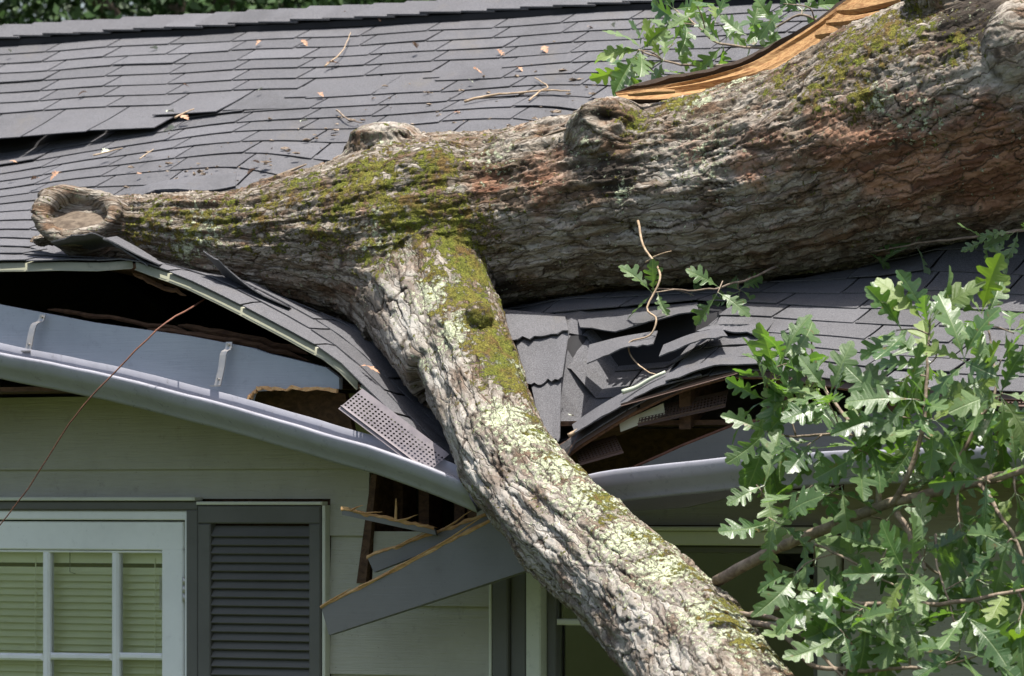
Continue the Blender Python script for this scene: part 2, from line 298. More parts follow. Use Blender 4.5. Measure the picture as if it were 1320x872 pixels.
# ------------------------------------------------------------------ roof surface
ZE, SL, RUN = 2.9, .43, 2.5
def plane(v): return ZE+SL*v
S_ = []
def smp(x, y, v): p = at_v(x, y, v); u, _ = uv(p); S_.append((u, v, p[2]-plane(v)))
for x, y in [(-260, 345), (-100, 340), (0, 338), (90, 336), (172, 334), (235, 358), (300, 388), (365, 420), (430, 455), (500, 525), (560, 590), (610, 640), (650, 652), (700, 612), (740, 574), (780, 548), (820, 523), (880, 494), (940, 478), (1000, 478), (1130, 494), (1250, 503), (1400, 505), (1600, 500)]: smp(x, y, 0)
for x, y, v in [(0, 203, 1.42), (0, 248, .94), (0, 290, .5), (-200, 212, 1.42), (-200, 300, .5), (100, 190, 1.4), (330, 362, .3), (430, 408, .36), (480, 428, .36), (520, 470, .34), (560, 520, .3), (600, 560, .25), (650, 600, .2),
                (660, 440, .45), (700, 400, .55), (690, 480, .3), (700, 560, .1), (745, 412, .48), (735, 480, .25), (780, 480, .25), (830, 395, .52), (900, 392, .5), (900, 440, .26), (1000, 385, .6), (1000, 438, .28), (1150, 345, .82), (1150, 440, .32), (1300, 330, .85), (1300, 440, .35), (1500, 330, .9), (1700, 340, .9)]: smp(x, y, v)
for p, r in list(zip(TP, TRr))[8:200:12]:
    u, v = uv(p); S_.append((u, v, p[2]-r*1.02-plane(v)))
for u in np.linspace(-4.7, 3.5, 17):
    for v in (2.0, 2.25, 2.5): S_.append((u, v, 0))
for v in (0, .4, .8, 1.2, 1.6): S_.append((-4.7, v, 0)); S_.append((-4.4, v, 0))
for x, y in [(300, 215), (360, 200), (330, 160), (420, 180), (560, 180), (640, 180), (700, 150), (720, 120), (560, 130), (250, 190)]:
    r = ray(x, y); k = sT*r[0]+cT; d = (ZE-CAM[2]-SL*cT*16.7)/(r[2]-SL*k); p = CAM+d*r; u, v = uv(p); S_.append((u, v, 0.))
S_ = np.array(S_)
def _phi(d): return d
_A = _phi(np.hypot(S_[:, None, 0]-S_[None, :, 0], 1.15*(S_[:, None, 1]-S_[None, :, 1])))
_n = len(S_); _M = np.zeros((_n+3, _n+3)); _M[:_n, :_n] = _A-np.eye(_n)*.006; _M[:_n, _n] = 1; _M[:_n, _n+1:] = S_[:, :2]; _M[_n:, :_n] = _M[:_n, _n:].T
_W = np.linalg.solve(_M, np.r_[S_[:, 2], 0, 0, 0])
def creasev(u): return np.interp(u, [-3.5, -2.35, -1.9, -1.55, -1.2, -.9], [1.40, 1.50, 1.60, 1.70, 1.86, 2.0])
def dz(u, v):
    u = np.asarray(u, float); v = np.asarray(v, float)
    d = np.hypot(u[..., None]-S_[:, 0], 1.15*(v[..., None]-S_[:, 1])); return (_phi(d)*_W[:_n]).sum(-1)+_W[_n]+u*_W[_n+1]+v*_W[_n+2]
HU0, HU1 = float(uv(at_v(742, 440, .4))[0]), float(uv(at_v(925, 430, .4))[0])   # the torn hole beside the limb
def roofz(u, v, mode=0):
    """mode 0: below the crease, 1: untouched upper roof"""
    u = np.asarray(u, float); v = np.asarray(v, float); sh = np.broadcast(u, v).shape; u = np.broadcast_to(u, sh); v = np.broadcast_to(v, sh)
    z = plane(v)+.003*np.sin(u*3.1+v*2)+.002*np.sin(u*9+v*5)
    if mode != 1: z = z+dz(u, v)
    if mode == 2: z = z-.15*sstep(HU0, HU0+.10, u)*(1-sstep(HU1-.16, HU1, u))*sstep(.03, .22, v)
    P = H(0, 0, 0); x = cT*u+sT*v; y = -sT*u+cT*v
    return under_tree(x, y, z)
def rp(u, v, off=0., mode=0):
    z = roofz(u, v, mode)+off; return np.stack([cT*u+sT*v, -sT*u+cT*v, z], -1)

house = tag(empty('house', H(0, .4, 0)), 'grey-green clapboard house with its shingled eave crushed by a fallen oak', 'house')
UL, UR = -4.7, 3.4
ug = np.linspace(UL, UR, 170); vg = np.r_[np.linspace(0, 1.9, 52), np.linspace(1.95, 2.5, 6)]
UU, VV = np.meshgrid(ug, vg)
G = np.where((VV < .47)[..., None], rp(UU, VV, -.012, 2), rp(UU, VV, -.012, 0)); up = VV > creasev(UU); Gp = rp(UU, VV, -.012, 1); G[..., 2] = np.where(up & (UU < -.5), np.minimum(Gp[..., 2], G[..., 2]+.03), G[..., 2])
Vd, Fd = sheet(G, .016, Z_)
nq = (len(vg)-1)*(len(ug)-1); mi = [0 if (i % 2 == 0 and i < 2*nq) else 1 for i in range(len(Fd))]
roof = obj('roof', (Vd, Fd), [MT['felt'], MT['deckwood']], house, True, mi)
zr = plane(RUN)
obj('rear_roof_slope', sheet(np.array([[H(UL, RUN, zr-.03), H(UR, RUN, zr-.03)], [H(UL, 5.2, zr-.03-2.7*SL), H(UR, 5.2, zr-.03-2.7*SL)]]), .03), [MT['felt']], house)

# shingle tabs, course by course
EXP = .108; TABW = .285
LIMPX = [(px(p)[0], px(p)[1], r*FPX/(p[1]-CAM[1])) for p, r in zip(AP[::3], AR[::3])]
tabs = []      # (visible area, V, F)
def tab(u0, u1, vb, vt, mode, lift=0., curl=0., skew=0.):
    nu, nv = 4, 3; us = np.linspace(u0, u1, nu); vs_ = np.array([0, .45, 1.])
    g = np.zeros((nv, nu, 3))
    for i, f in enumerate(vs_):
        v = vb+(vt-vb)*f+skew*(np.linspace(-1, 1, nu) if f < .9 else 0); off = .0018+.0052*(1-f*(vt-vb)/EXP)
        g[i] = rp(us, v, max(off, .001)+lift*(1-f)+curl*(1-f)**2*np.linspace(-.3, 1, nu), mode)
    return sheet(g, .0034)
kmax = int(RUN/EXP)
for k in range(kmax+1):
    vb = k*EXP-.012; off = (k % 2)*.5*TABW+random.uniform(-.03, .03)+.065*k
    u = UL+(off % TABW)-TABW
    while u < UR:
        u0 = max(u+.0045, UL); u1 = min(u+TABW-.0045, UR); u += TABW
        if u1-u0 < .05: continue
        um = (u0+u1)/2; cr = float(creasev(um)); vt = min(vb+EXP+.032, RUN-.002); mode = 1 if (vb > cr and um < -.5) else (2 if vb < .45 else 0)
        vb2 = vb
        if mode == 1 and vb-cr < EXP and um < -1.25: vb2 = vb-float(np.interp(um, [-2.9, -2.2, -1.3], [.15, .11, .05]))-.02*random.random()
        if mode != 1 and vb+EXP > cr and um < -.5: vt = vb+EXP*1.9
        lift = random.uniform(0, .0012)
        if random.random() < .035: lift += random.uniform(.003, .007)
        sk = random.uniform(-.0035, .0035)
        V, F = tab(u0, u1, vb2+random.uniform(-.003, .003), vt, mode, lift, random.uniform(-.001, .002), sk)
        q = np.array([V[0], V[3], V[11], V[8]]); X, Y = px(q)
        area = .5*abs(np.dot(X, np.roll(Y, 1))-np.dot(Y, np.roll(X, 1))); cx, cy = X.mean(), Y.mean()
        vis = -40 < cx < 1360 and -15 < cy < 700
        if vis:
            for (a, b, r) in LIMPX:
                if (a-cx)**2+(b-cy)**2 < (r*.9)**2: vis = False; break
        if vis and cx > 1120 and cy > 440: area *= .3
        tabs.append((area if vis else -1, V, F))
tabs.sort(key=lambda t: -t[0]); KEEP = 285
rest = []
for i, (a, V, F) in enumerate(tabs):
    if i < KEEP and a > 0: obj('shingle', (V, F), MT['shingle'], roof)
    else: rest.append((V, F))
tag(obj('shingle', merge(*rest), MT['shingle'], roof), 'remaining shingle tabs outside the view and under the trunk', kind='stuff')

# ridge vent and ridge caps
vq = [(RUN-.145, .004), (RUN-.145, .026), (RUN, .028), (RUN+.145, .026), (RUN+.145, .004), (RUN, -.02)]
Vv = [H(uu, v, zr-abs(v-RUN)*SL+o_) for uu in (UL, UR) for v, o_ in vq]; vent = obj('ridge_vent', (np.array(Vv), [(i, (i+1) % 6, 6+(i+1) % 6, 6+i) for i in range(6)]+[tuple(range(5, -1, -1)), tuple(range(6, 12))]), MT['felt'], house)
u = UL
while u < UR:
    uu0, uu1 = u, u+.175; lift = random.uniform(0, .004); sk = random.uniform(-.006, .006)
    g = np.array([[H(a, RUN+s*.155+sk, zr+.036-abs(s)*.155*SL+.008*(1-f)+lift) for a, f in ((uu0, 0), ((uu0+uu1)/2, .5), (uu1, 1))] for s in (-1, -.5, -.12, .12, .5, 1)])
    obj('ridge_cap', sheet(g, .007), MT['shingle'], vent); u += .142

# bent and torn shingles: ribbons through given pixels
def ribbon(name, A, B, n, th=.004, parent=None, mat='shingle', bulge=0.):
    a = catmull([at_v(*p) for p in A], n); b = catmull([at_v(*p) for p in B], n)
    jag = (np.random.default_rng(int(A[0][0]*7)).normal(size=(n, 1))*.045); jag[[0, -1]] *= .3
    rows = [a+(b-a)*(f+jag*(1-f)*(mat == 'shingle'))+np.array([0, 0, bulge*4*f*(1-f)])+Z_*(.0025*np.sin(np.arange(n)*.7+A[0][0]))[:, None]*(1-f)*(mat == 'shingle') for f in (1, .66, .33, 0)]
    return obj(name, sheet(np.array(rows), th), MT[mat], parent or roof, False)
ribbon('curled_shingle', [(262, 324, .06), (280, 336, .06), (300, 354, .08), (330, 376, .10), (372, 396, .14)], [(285, 352, .2), (297, 364, .2), (312, 374, .2), (338, 386, .22), (378, 402, .22)], 12)
ribbon('curled_shingle', [(66, 313, -.04), (90, 306, -.05), (112, 303, -.05), (130, 306, -.04), (168, 324, -.03), (205, 342, -.02)], [(78, 322, .10), (100, 324, .10), (122, 322, .10), (146, 318, .10), (180, 328, .10), (213, 342, .10)], 14)
ribbon('torn_shingle', [(132, 309, -.04), (160, 325, -.03), (190, 342, -.02)], [(150, 306, .1), (176, 320, .1), (202, 336, .1)], 8)
ribbon('torn_shingle', [(166, 270, .50), (182, 254, .56), (205, 247, .58), (262, 247, .58), (304, 240, .6)], [(170, 246, .82), (190, 240, .82), (215, 234, .82), (262, 228, .82), (305, 224, .82)], 14, bulge=.01)
# right-hand fold: torn course hanging over the hole, and the folded facets beside the limb
ribbon('torn_shingle', [(748, 424, .40), (790, 430, .38), (830, 418, .38), (865, 408, .38), (900, 404, .38)], [(742, 404, .55), (790, 400, .55), (830, 397, .55), (865, 394, .55), (900, 391, .55)], 12, .004)
ribbon('torn_shingle', [(898, 428, .26), (940, 428, .26), (985, 432, .26)], [(935, 412, .42), (960, 412, .42), (1000, 414, .42)], 13, .004)

ribbon('torn_shingle', [(698, 558, .0), (722, 566, -.02)], [(684, 492, .2), (724, 486, .22)], 11, .004)
ribbon('torn_shingle', [(680, 497, .17), (725, 488, .19)], [(664, 438, .34), (734, 428, .36)], 11, .004)
ribbon('torn_shingle', [(660, 440, .31), (733, 428, .34)], [(645, 400, .48), (728, 408, .5)], 11, .004)
ribbon('torn_shingle', [(757, 470, .16), (800, 452, .18), (842, 444, .2)], [(760, 446, .33), (800, 436, .34), (848, 428, .34)], 13, .004)
ribbon('torn_shingle', [(850, 462, .1), (890, 444, .12), (938, 434, .14)], [(856, 446, .22), (892, 432, .24), (930, 424, .25)], 13, .004)
ribbon('torn_shingle', [(742, 560, -.03), (790, 530, -.03), (850, 500, -.03), (905, 484, -.03)], [(738, 548, .08), (788, 516, .08), (846, 488, .08), (900, 472, .08)], 17, .004)
ribbon('torn_shingle', [(858, 492, -.04), (930, 472, -.04), (1010, 470, -.04)], [(862, 484, .06), (930, 464, .06), (1008, 462, .06)], 17, .004)
ribbon('gap_shade_sheet', [(166, 274, .50), (215, 270, .50), (262, 264, .52), (304, 254, .54)], [(170, 254, .60), (215, 250, .60), (262, 248, .60), (304, 240, .62)], 10, .004, mat='felt')  # black sheet added as the shade in the gap under the lifted shingle
# drip edge under the eave line
def dripline(x0, x1, n, hgt=.03, name='drip_edge', mat='drip', vo=-.005, zo=-.006):
    us = []
    for x in np.linspace(x0, x1, n):
        p = at_v(x, 450, 0); us.append(uv(p)[0])
    us = np.array(us); e = rp(us, np.zeros(n), 0)
    top = e+V_*(vo)+Z_*zo; bot = top-Z_*hgt+V_*.003; back = e+V_*.06+Z_*(zo+.001)+np.c_[np.zeros((n, 2)), roofz(us, np.full(n, .06))-roofz(us, np.zeros(n))]
    kick = bot-V_*.008-Z_*.004
    return obj(name, sheet(np.array([kick, bot, top, back]), .0015), MT[mat], roof, True)
dripline(-330, 172, 12, .022)
dripline(176, 462, 14, .021)
dripline(466, 606, 12, .004)
dripline(700, 822, 8, .008, mat='rust')
dripline(826, 1700, 30, .012, mat='rust')

# ------------------------------------------------------------------ rafters and attic
for x in (-250, 885, 1010, 1150, 1290, 1420):
    u0 = uv(at_v(x, 450, .06))[0]; vsr = np.linspace(.05, 2.45, 20); top = rp(np.full(20, u0), vsr, -.03); 
    g0 = np.array([top-U_*.02, top+U_*.02]); V = np.concatenate([top-U_*.02, top+U_*.02, top+U_*.02-Z_*.13, top-U_*.02-Z_*.13]); F = []
    for i in range(19):
        for a, b in ((0, 1), (1, 2), (2, 3), (3, 0)): F.append((a*20+i, b*20+i, b*20+i+1, a*20+i+1))
    F += [(0, 60, 40, 20), (19, 39, 59, 79)]
    obj('rafter', (V, F), MT['attic'], house)

# ------------------------------------------------------------------ front wall
VW = .42
def wu(x, y=650, v=VW): return float(uv(at_v(x, y, v))[0])
def wz(x, y, v=VW): return float(at_v(x, y, v)[2])
zf = lambda y, x=300: wz(x, y)
D0, D1 = wu(-220), wu(262); DT = wz(100, 644)               # left opening
W0, W1 = wu(703), wu(1082); WT = wz(950, 700)               # right window
HX0, HX1 = wu(482), wu(600); HT, HB = wz(540, 600), wz(540, 693)   # torn hole in the siding
ZTOP = wz(100, 512)
def wallparts():
    v0, v1 = VW+.012, VW+.11; q = []
    q.append(hbox(UL, D0, v0, v1, 0, ZTOP)); q.append(hbox(D0, D1, v0, v1, DT, ZTOP)); q.append(hbox(D0, D1, v0, v1, 0, .25))
    q.append(hbox(D1, HX0, v0, v1, 0, ZTOP)); q.append(hbox(HX0, HX1, v0, v1, 0, HB)); q.append(hbox(HX1, W0, v0, v1, 0, ZTOP-.12))
    q.append(hbox(W0, W1, v0, v1, WT, ZTOP-.12)); q.append(hbox(W0, W1, v0, v1, 0, .9)); q.append(hbox(W1, UR, v0, v1, 0, ZTOP-.12)); return q
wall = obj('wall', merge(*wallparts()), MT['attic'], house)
obj('gable_wall', hbox(UL-.02, UL+.08, VW+.12, 5.0, 0, 2.8), MT['siding'], house); obj('gable_wall', hbox(UR-.08, UR+.02, VW+.12, 5.0, 0, 2.8), MT['siding'], house)
for uu in (UL, UR-.05):
    V = [H(uu, -.02, 2.45), H(uu, 5.15, 2.75), H(uu, RUN, zr-.03), H(uu+.05, -.02, 2.45), H(uu+.05, 5.15, 2.75), H(uu+.05, RUN, zr-.03)]
    if uu < 0: V[0][2] = V[3][2] = ZE-.03
    obj('gable_wall', (np.array(V), [(0, 2, 1), (3, 4, 5), (0, 1, 4, 3), (1, 2, 5, 4), (2, 0, 3, 5)]), MT['siding'], house)
obj('rear_wall', hbox(UL, UR, 5.0, 5.1, 0, 2.8), MT['siding'], house)
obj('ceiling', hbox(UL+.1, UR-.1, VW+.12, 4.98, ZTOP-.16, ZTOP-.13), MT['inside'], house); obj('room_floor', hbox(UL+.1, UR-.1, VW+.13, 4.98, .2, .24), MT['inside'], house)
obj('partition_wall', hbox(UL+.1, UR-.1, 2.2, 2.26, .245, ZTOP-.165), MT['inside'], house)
# lapped siding boards
JY = [345, 430, 515, 605, 690, 778, 866]
zs = sorted([wz(300, y) for y in JY[2:]], reverse=True)
while zs[-1] > .3: zs.append(zs[-1]-.215)
def siding_sub(u0, u1, z0, z1, zb_, zt_):
    f = lambda z: VW-.016+.014*(z-zb_)/(zt_-zb_)
    V = [H(u0, f(z0), z0), H(u1, f(z0), z0), H(u1, f(z1), z1), H(u0, f(z1), z1), H(u0, VW+.011, z0), H(u1, VW+.011, z0), H(u1, VW+.011, z1), H(u0, VW+.011, z1)]
    return np.array(V), [(0, 1, 2, 3), (7, 6, 5, 4), (4, 5, 1, 0), (5, 6, 2, 1), (6, 7, 3, 2), (7, 4, 0, 3)]
def siding(u0, u1, z0, z1, j=0.):
    b = .006; s = .016
    V = [H(u0, VW-s, z0), H(u1+j, VW-s, z0), H(u1, VW-.002, z1), H(u0, VW-.002, z1), H(u0, VW+.011, z0), H(u1+j, VW+.011, z0), H(u1, VW+.011, z1), H(u0, VW+.011, z1)]
    return np.array(V), [(0, 1, 2, 3), (7, 6, 5, 4), (4, 5, 1, 0), (5, 6, 2, 1), (6, 7, 3, 2), (7, 4, 0, 3)]
for i in range(len(zs)-1):
    z1, z0 = zs[i], zs[i+1]; spans = []
    top = z1+.018
    blocks = []
    if i == 1: blocks.append((D0-.01, HX0-.015))
    elif z0 < DT+.02: blocks.append((D0-.01, wu(427.5)))
    if z0 < WT+.06: blocks.append((wu(641), W1+.02))
    if i == 0: blocks.append((HX0, UR))
    elif i == 1: blocks.append((HX0-.015, HX1+.05))
    elif i == 2: blocks.append((HX0-.03, HX0+.001))
    blocks.sort(); a = UL
    for b0, b1 in blocks+[(UR, UR)]:
        if b0-a > .03: spans.append((a, b0))
        a = max(a, b1)
    for a, b in spans:
        if a < D0-.05 < b-.3 and z1 > DT: a = max(a, UL)
        obj('siding_board', siding(a, b, z0, top-.004), MT['siding'], wall)
# boards over the left opening, cut at its head
obj('siding_board', merge(siding_sub(D0-.01, wu(428), DT+.002, zs[1]+.014, zs[2], zs[1]+.014), siding_sub(wu(428), HX0-.015, zs[2], zs[1]+.014, zs[2], zs[1]+.014)), MT['siding'], wall)
obj('siding_board', siding(HX1+.06, UR, wz(850, 677), wz(850, 632)), MT['siding'], wall)
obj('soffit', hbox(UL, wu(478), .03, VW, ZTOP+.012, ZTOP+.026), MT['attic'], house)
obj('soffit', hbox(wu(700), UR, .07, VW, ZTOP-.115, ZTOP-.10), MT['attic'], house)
# dark studs and torn sheathing in the hole
for x in (486, 520, 566, 598): obj('stud', hbox(wu(x)-.02, wu(x)+.02, VW+.12, VW+.20, .25, ZTOP-.17), MT['attic'], house)
V = np.array([H(wu(483), VW-.02, wz(483, 612)), H(wu(490), VW-.02, wz(490, 612)), H(wu(477), VW-.025, wz(470, 752)), H(wu(465), VW-.025, wz(465, 752))]); obj('torn_edge_strip', sheet(np.array([[V[3], V[2]], [V[0], V[1]]]), .02), MT['attic'], wall)

# ------------------------------------------------------------------ left door with glazed panes, blind behind it
def bb(x0, x1, y0, y1, v0, v1, b=.004): # board from pixels on the wall
    return bevel_box(wu(x0), wu(x1), v0, v1, wz(x0, y1), wz(x0, y0), b)
door = link('door', None, H(wu(60), VW, .25), house)
zb = .26
def bz(x0, x1, ytop, z0, v0, v1, b=.004): return bevel_box(wu(x0), wu(x1), v0, v1, z0, wz((x0+x1)/2, ytop), b)
obj('head_bead', bb(-230, 262, 641, 645.5, VW-.05, VW-.005, .002), MT['cream'], door)
obj('casing', bb(-230, 263, 646, 657, VW-.035, VW+.03), MT['dark'], door); obj('casing', bz(247.5, 263, 657.5, zb, VW-.035, VW+.03), MT['dark'], door)
obj('frame', bb(-225, 247, 657.5, 669.5, VW-.02, VW+.05), MT['trimw'], door); obj('frame', bz(242.5, 247, 670, zb, VW-.02, VW+.05, .002), MT['trimw'], door)
obj('stop_bead', bz(238.6, 242, 670, zb, VW+.012, VW+.05, .002), MT['trimw'], door)
obj('rail', bb(-222, 237, 671.5, 707, VW-.006, VW+.04), MT['trimw'], door)
obj('stile', bz(209.5, 237, 707.4, zb, VW-.006, VW+.04), MT['trimw'], door)
obj('glazing_bead', bb(-222, 208, 707.6, 710.5, VW+.002, VW+.03, .003), MT['trimw'], door)
mx = [-121, -32, 58, 147]
for x in mx: obj('muntin', bz(x-4.6, x+4.6, 711, zb, VW+.002, VW+.03, .007), MT['trimw'], door)
ym = [846, 985, 1124]
for y in ym:
    for a, b in zip([-222]+mx, mx+[209.2]): obj('muntin', bb(a+4.8, b-(4.8 if b < 200 else 0), y-4.5, y+4.5, VW+.002, VW+.03, .007), MT['trimw'], door)
xs = [-222]+mx+[209.2]; ysb = [711]+ym+[1260]
for a, b in zip(xs[:-1], xs[1:]):
    for y0, y1 in zip(ysb[:-1], ysb[1:]):
        obj('pane', hbox(wu(a), wu(b), VW+.018, VW+.021, max(.3, wz(a, y1)), wz(a, y0)), MT['glass'], door)
for zt in (760, 1000):
    u_ = wu(240.5); z_ = wz(240, zt); h_ = obj('hinge', merge(tube([H(u_, VW-.012, z_-.04), H(u_, VW-.012, z_-.014)], .007), tube([H(u_, VW-.012, z_-.012), H(u_, VW-.012, z_+.014)], .007), tube([H(u_, VW-.012, z_+.016), H(u_, VW-.012, z_+.04)], .007)), MT['hinge'], door, True)
spring = np.array([H(wu(207.5)+.004*math.cos(t), VW-.002+.004*math.sin(t), wz(207, 786)+t*.0011) for t in np.linspace(0, 100, 260)]); obj('spring', tube(spring, .0012, 4), MT['hinge'], door)
blind = link('window_blind', None, H(wu(60), VW+.07, wz(60, 712)), house)
obj('head_rail', hbox(wu(-218), wu(206), VW+.055, VW+.09, wz(60, 726), wz(60, 711)), MT['blind'], blind)
z_ = wz(60, 727)
for i in range(42):
    z_ -= .0235; g = np.array([[H(a, VW+.058, z_-.011), H(b, VW+.058, z_-.011)] for a, b in [(wu(-218), wu(206))]]+[[H(wu(-218), VW+.068, z_-.001), H(wu(206), VW+.068, z_-.001)], [H(wu(-218), VW+.077, z_+.012), H(wu(206), VW+.077, z_+.012)]])
    obj('slat', sheet(g, .0012), MT['blind'], blind)
for x in (34, 188, -60): obj('cord', tube([H(wu(x), VW+.052, wz(x, 720)), H(wu(x), VW+.052, wz(x, 1200))], .0018, 5), MT['blind'], blind)
obj('cord_hook', tube([H(wu(80), VW+.044, wz(80, 711)), H(wu(80), VW+.044, wz(80, 738)), H(wu(87), VW+.044, wz(87, 740))], .0014, 5), MT['dark'], blind)

# ------------------------------------------------------------------ shutter
shut = link('shutter', None, H(wu(345), VW, wz(345, 900)), house); SB = zb+.2
obj('cap_bead', bb(264, 426, 646.8, 651, VW-.05, VW-.016, .002), MT['cream'], shut)
obj('edge_bead', bevel_box(wu(423.6), wu(428), VW-.04, VW-.012, SB, wz(426, 651.5), .002), MT['cream'], shut)
obj('rail', bb(265, 423, 652, 675, VW-.046, VW-.012), MT['dark'], shut)
obj('stile', bz(265, 281, 675.4, SB, VW-.046, VW-.012), MT['dark'], shut); obj('stile', bz(408, 423, 675.4, SB, VW-.046, VW-.012), MT['dark'], shut)
y = 678.
while y < 1000:
    z1 = wz(340, y); z0 = wz(340, y+13.2); g = np.array([[H(wu(281.3), VW-.042, z0), H(wu(407.7), VW-.042, z0)], [H(wu(281.3), VW-.017, z1), H(wu(407.7), VW-.017, z1)]]); obj('slat', sheet(g, .006), MT['dark'], shut); y += 11.2

# ------------------------------------------------------------------ right window and its shutter
win = link('window', None, H(wu(890), VW, .9), house)
obj('corner_bead', bz(639.5, 643, 742, zb, VW-.045, VW-.012, .002), MT['cream'], win)
obj('side_panel', bz(644, 664, 735, zb, VW-.046, VW-.01), MT['dark'], win); obj('side_panel', bz(664.4, 684, 735, zb, VW-.030, VW-.01), MT['dark'], win)
obj('frame', bz(685, 704, 690, .9, VW-.035, VW+.04), MT['cream'], win); obj('frame', bz(1060, 1084, 690, .9, VW-.035, VW+.04), MT['cream'], win)
obj('frame', bb(704.5, 1059.5, 684, 702, VW-.035, VW+.04), MT['cream'], win); obj('head_bead', bb(686, 1090, 678, 683.5, VW-.055, VW-.01, .003), MT['cream'], win)
obj('stile', bz(705, 716, 703, .92, VW+.0, VW+.045), MT['dark'], win); obj('stile', bz(1048, 1059, 703, .92, VW, VW+.045), MT['dark'], win)
obj('meeting_rail', bb(716.4, 1047.6, 798, 806, VW+.002, VW+.045), MT['cream'], win); obj('rail', bb(716.4, 1047.6, 703, 712, VW+.002, VW+.045), MT['dark'], win)
obj('pane', hbox(wu(716), wu(1048), VW+.02, VW+.023, wz(800, 800), wz(800, 708)), MT['glass'], win); obj('pane', hbox(wu(716), wu(1048), VW+.03, VW+.033, .92, wz(800, 804)), MT['glass'], win)

# ------------------------------------------------------------------ fascia boards
def fboard(name, top, bot, v, th, mat, parent, raw=None):
    a = np.array([at_v(x, y, v) for x, y in top]); b = np.array([at_v(x, y, v) for x, y in bot]); m = (a+b)/2
    return obj(name, sheet(np.array([b, m, a]), th), MT[mat], parent)
fl = fboard('fascia_board', [(-330, 322), (0, 393), (120, 416), (240, 433), (325, 449), (345, 456), (380, 464), (420, 474), (437, 487)], [(-330, 400), (0, 475), (120, 497), (240, 518), (320, 527), (327, 505), (370, 502), (415, 500), (437, 502)], .02, .02, 'fascia', house)
te = catmull([at_v(316, 521, .010), at_v(324, 508, .010), at_v(338, 501, .010), at_v(380, 501, .010), at_v(436, 502, .010)], 34); te = te+rng.normal(size=te.shape)*.003
obj('torn_edge', sheet(np.array([te-Z_*(.002+.007*rng.random(34))[:, None], te, te+Z_*(.002+.005*rng.random(34))[:, None]]), .012, -V_), MT['rawwood'], fl)
for pts in ([(55, 405), (52, 414), (44, 418), (40, 430), (36, 452)], [(295, 441), (294, 450), (288, 455), (285, 475), (280, 497)]):
    c = catmull([at_v(x, y, v) for (x, y), v in zip(pts, (.0, -.004, -.012, -.02, -.03))], 12); g = np.array([c-U_*.012, c+U_*.012]).transpose(1, 0, 2)[::-1]
    ff = g; s_ = obj('gutter_strap', merge(sheet(ff, .004, -V_), tube([c[1]-V_*.006, c[1]+V_*.01], .005, 6), tube([c[-2]-V_*.006, c[-2]+V_*.01], .004, 6), sheet(np.array([[c[-1]-U_*.02-V_*.012, c[-1]+U_*.014-V_*.012], [c[-1]-U_*.02, c[-1]+U_*.014]]), .004)), MT['strap'], fl)
fboard('cavity_shade_board', [(318, 498), (380, 500), (445, 508)], [(318, 548), (390, 566), (462, 590)], .2, .02, 'attic', house)  # dark board added to stand in for the shade of the open cavity
fboard('fascia_board', [(740, 640), (800, 612), (880, 576), (950, 548), (1000, 540), (1200, 528), (1700, 505)], [(740, 680), (800, 660), (880, 655), (950, 640), (1000, 632), (1200, 615), (1700, 590)], .05, .02, 'board', house)
obj('fascia_top_edge', tube([at_v(x, y, .055) for x, y in [(745, 637), (800, 611), (880, 575), (950, 547), (1000, 539)]], .006, 5), MT['vine'], house)

for pts, r_ in (([(190, 424, .10), (260, 434, .12), (330, 446, .14), (400, 464, .16)], .010), ([(230, 418, .2), (320, 436, .2), (400, 456, .2)], .012), ([(60, 398, .15), (150, 412, .15), (260, 430, .15)], .008), ([(170, 352, .05), (205, 368, .06), (240, 380, .06)], .009)):
    p = catmull([at_v(*q) for q in pts], 14); p = p+rng.normal(size=p.shape)*.003; obj('splintered_lath', tube(p, r_*np.array([.3, .7, 1, .9, 1.1, 1, .8, 1, .9, 1, .8, .9, .6, .2]), 5), MT['deckwood'], house)
# ------------------------------------------------------------------ gutters
prof = [(-.10, -.004), (-.10, -.10), (-.022, -.105), (-.016, -.085), (.000, -.06), (.010, -.045), (.014, -.03), (.014, -.006), (.010, 0.), (-.004, -.002), (-.006, -.008)]
def gutter(lip, tilt, hs, v, n, mat='gutter', vr=None):
    L_ = np.array([at_v(x, y, v) for x, y in lip]); q_ = np.r_[0, np.cumsum(np.linalg.norm(np.diff(L_, axis=0), axis=1))]; t_ = np.linspace(0, q_[-1], n); P = np.stack([np.interp(t_, q_, L_[:, i]) for i in range(3)], 1); k = hs/.105
    P = P+np.stack([fbm(P*4+i*7, 2) for i in range(3)], 1)*.004
    o = -V_*math.cos(tilt)-Z_*math.sin(tilt); upv = Z_*math.cos(tilt)-V_*math.sin(tilt)
    pr = []
    for a, b in zip(prof[:-1], prof[1:]): pr += [np.array(a)*k, (np.array(a)+np.array(b))*.5*k]
    pr.append(np.array(prof[-1])*k)
    G = np.array([[p+o*a+upv*b for a, b in pr] for p in P]); G = G[:, ::-1]
    return sheet(G, .0016)
gl = obj('gutter', gutter([(-330, 390), (0, 453), (110, 475), (215, 500), (345, 536), (470, 572), (548, 599), (606, 624)], R(14), .1, -.13, 60), MT['gutter'], house, True)
gr = obj('gutter', gutter([(700, 625), (780, 607), (860, 597), (960, 587), (1100, 581), (1320, 574), (1700, 560)], R(4), .1, -.12, 50), MT['gutter'], house, True)

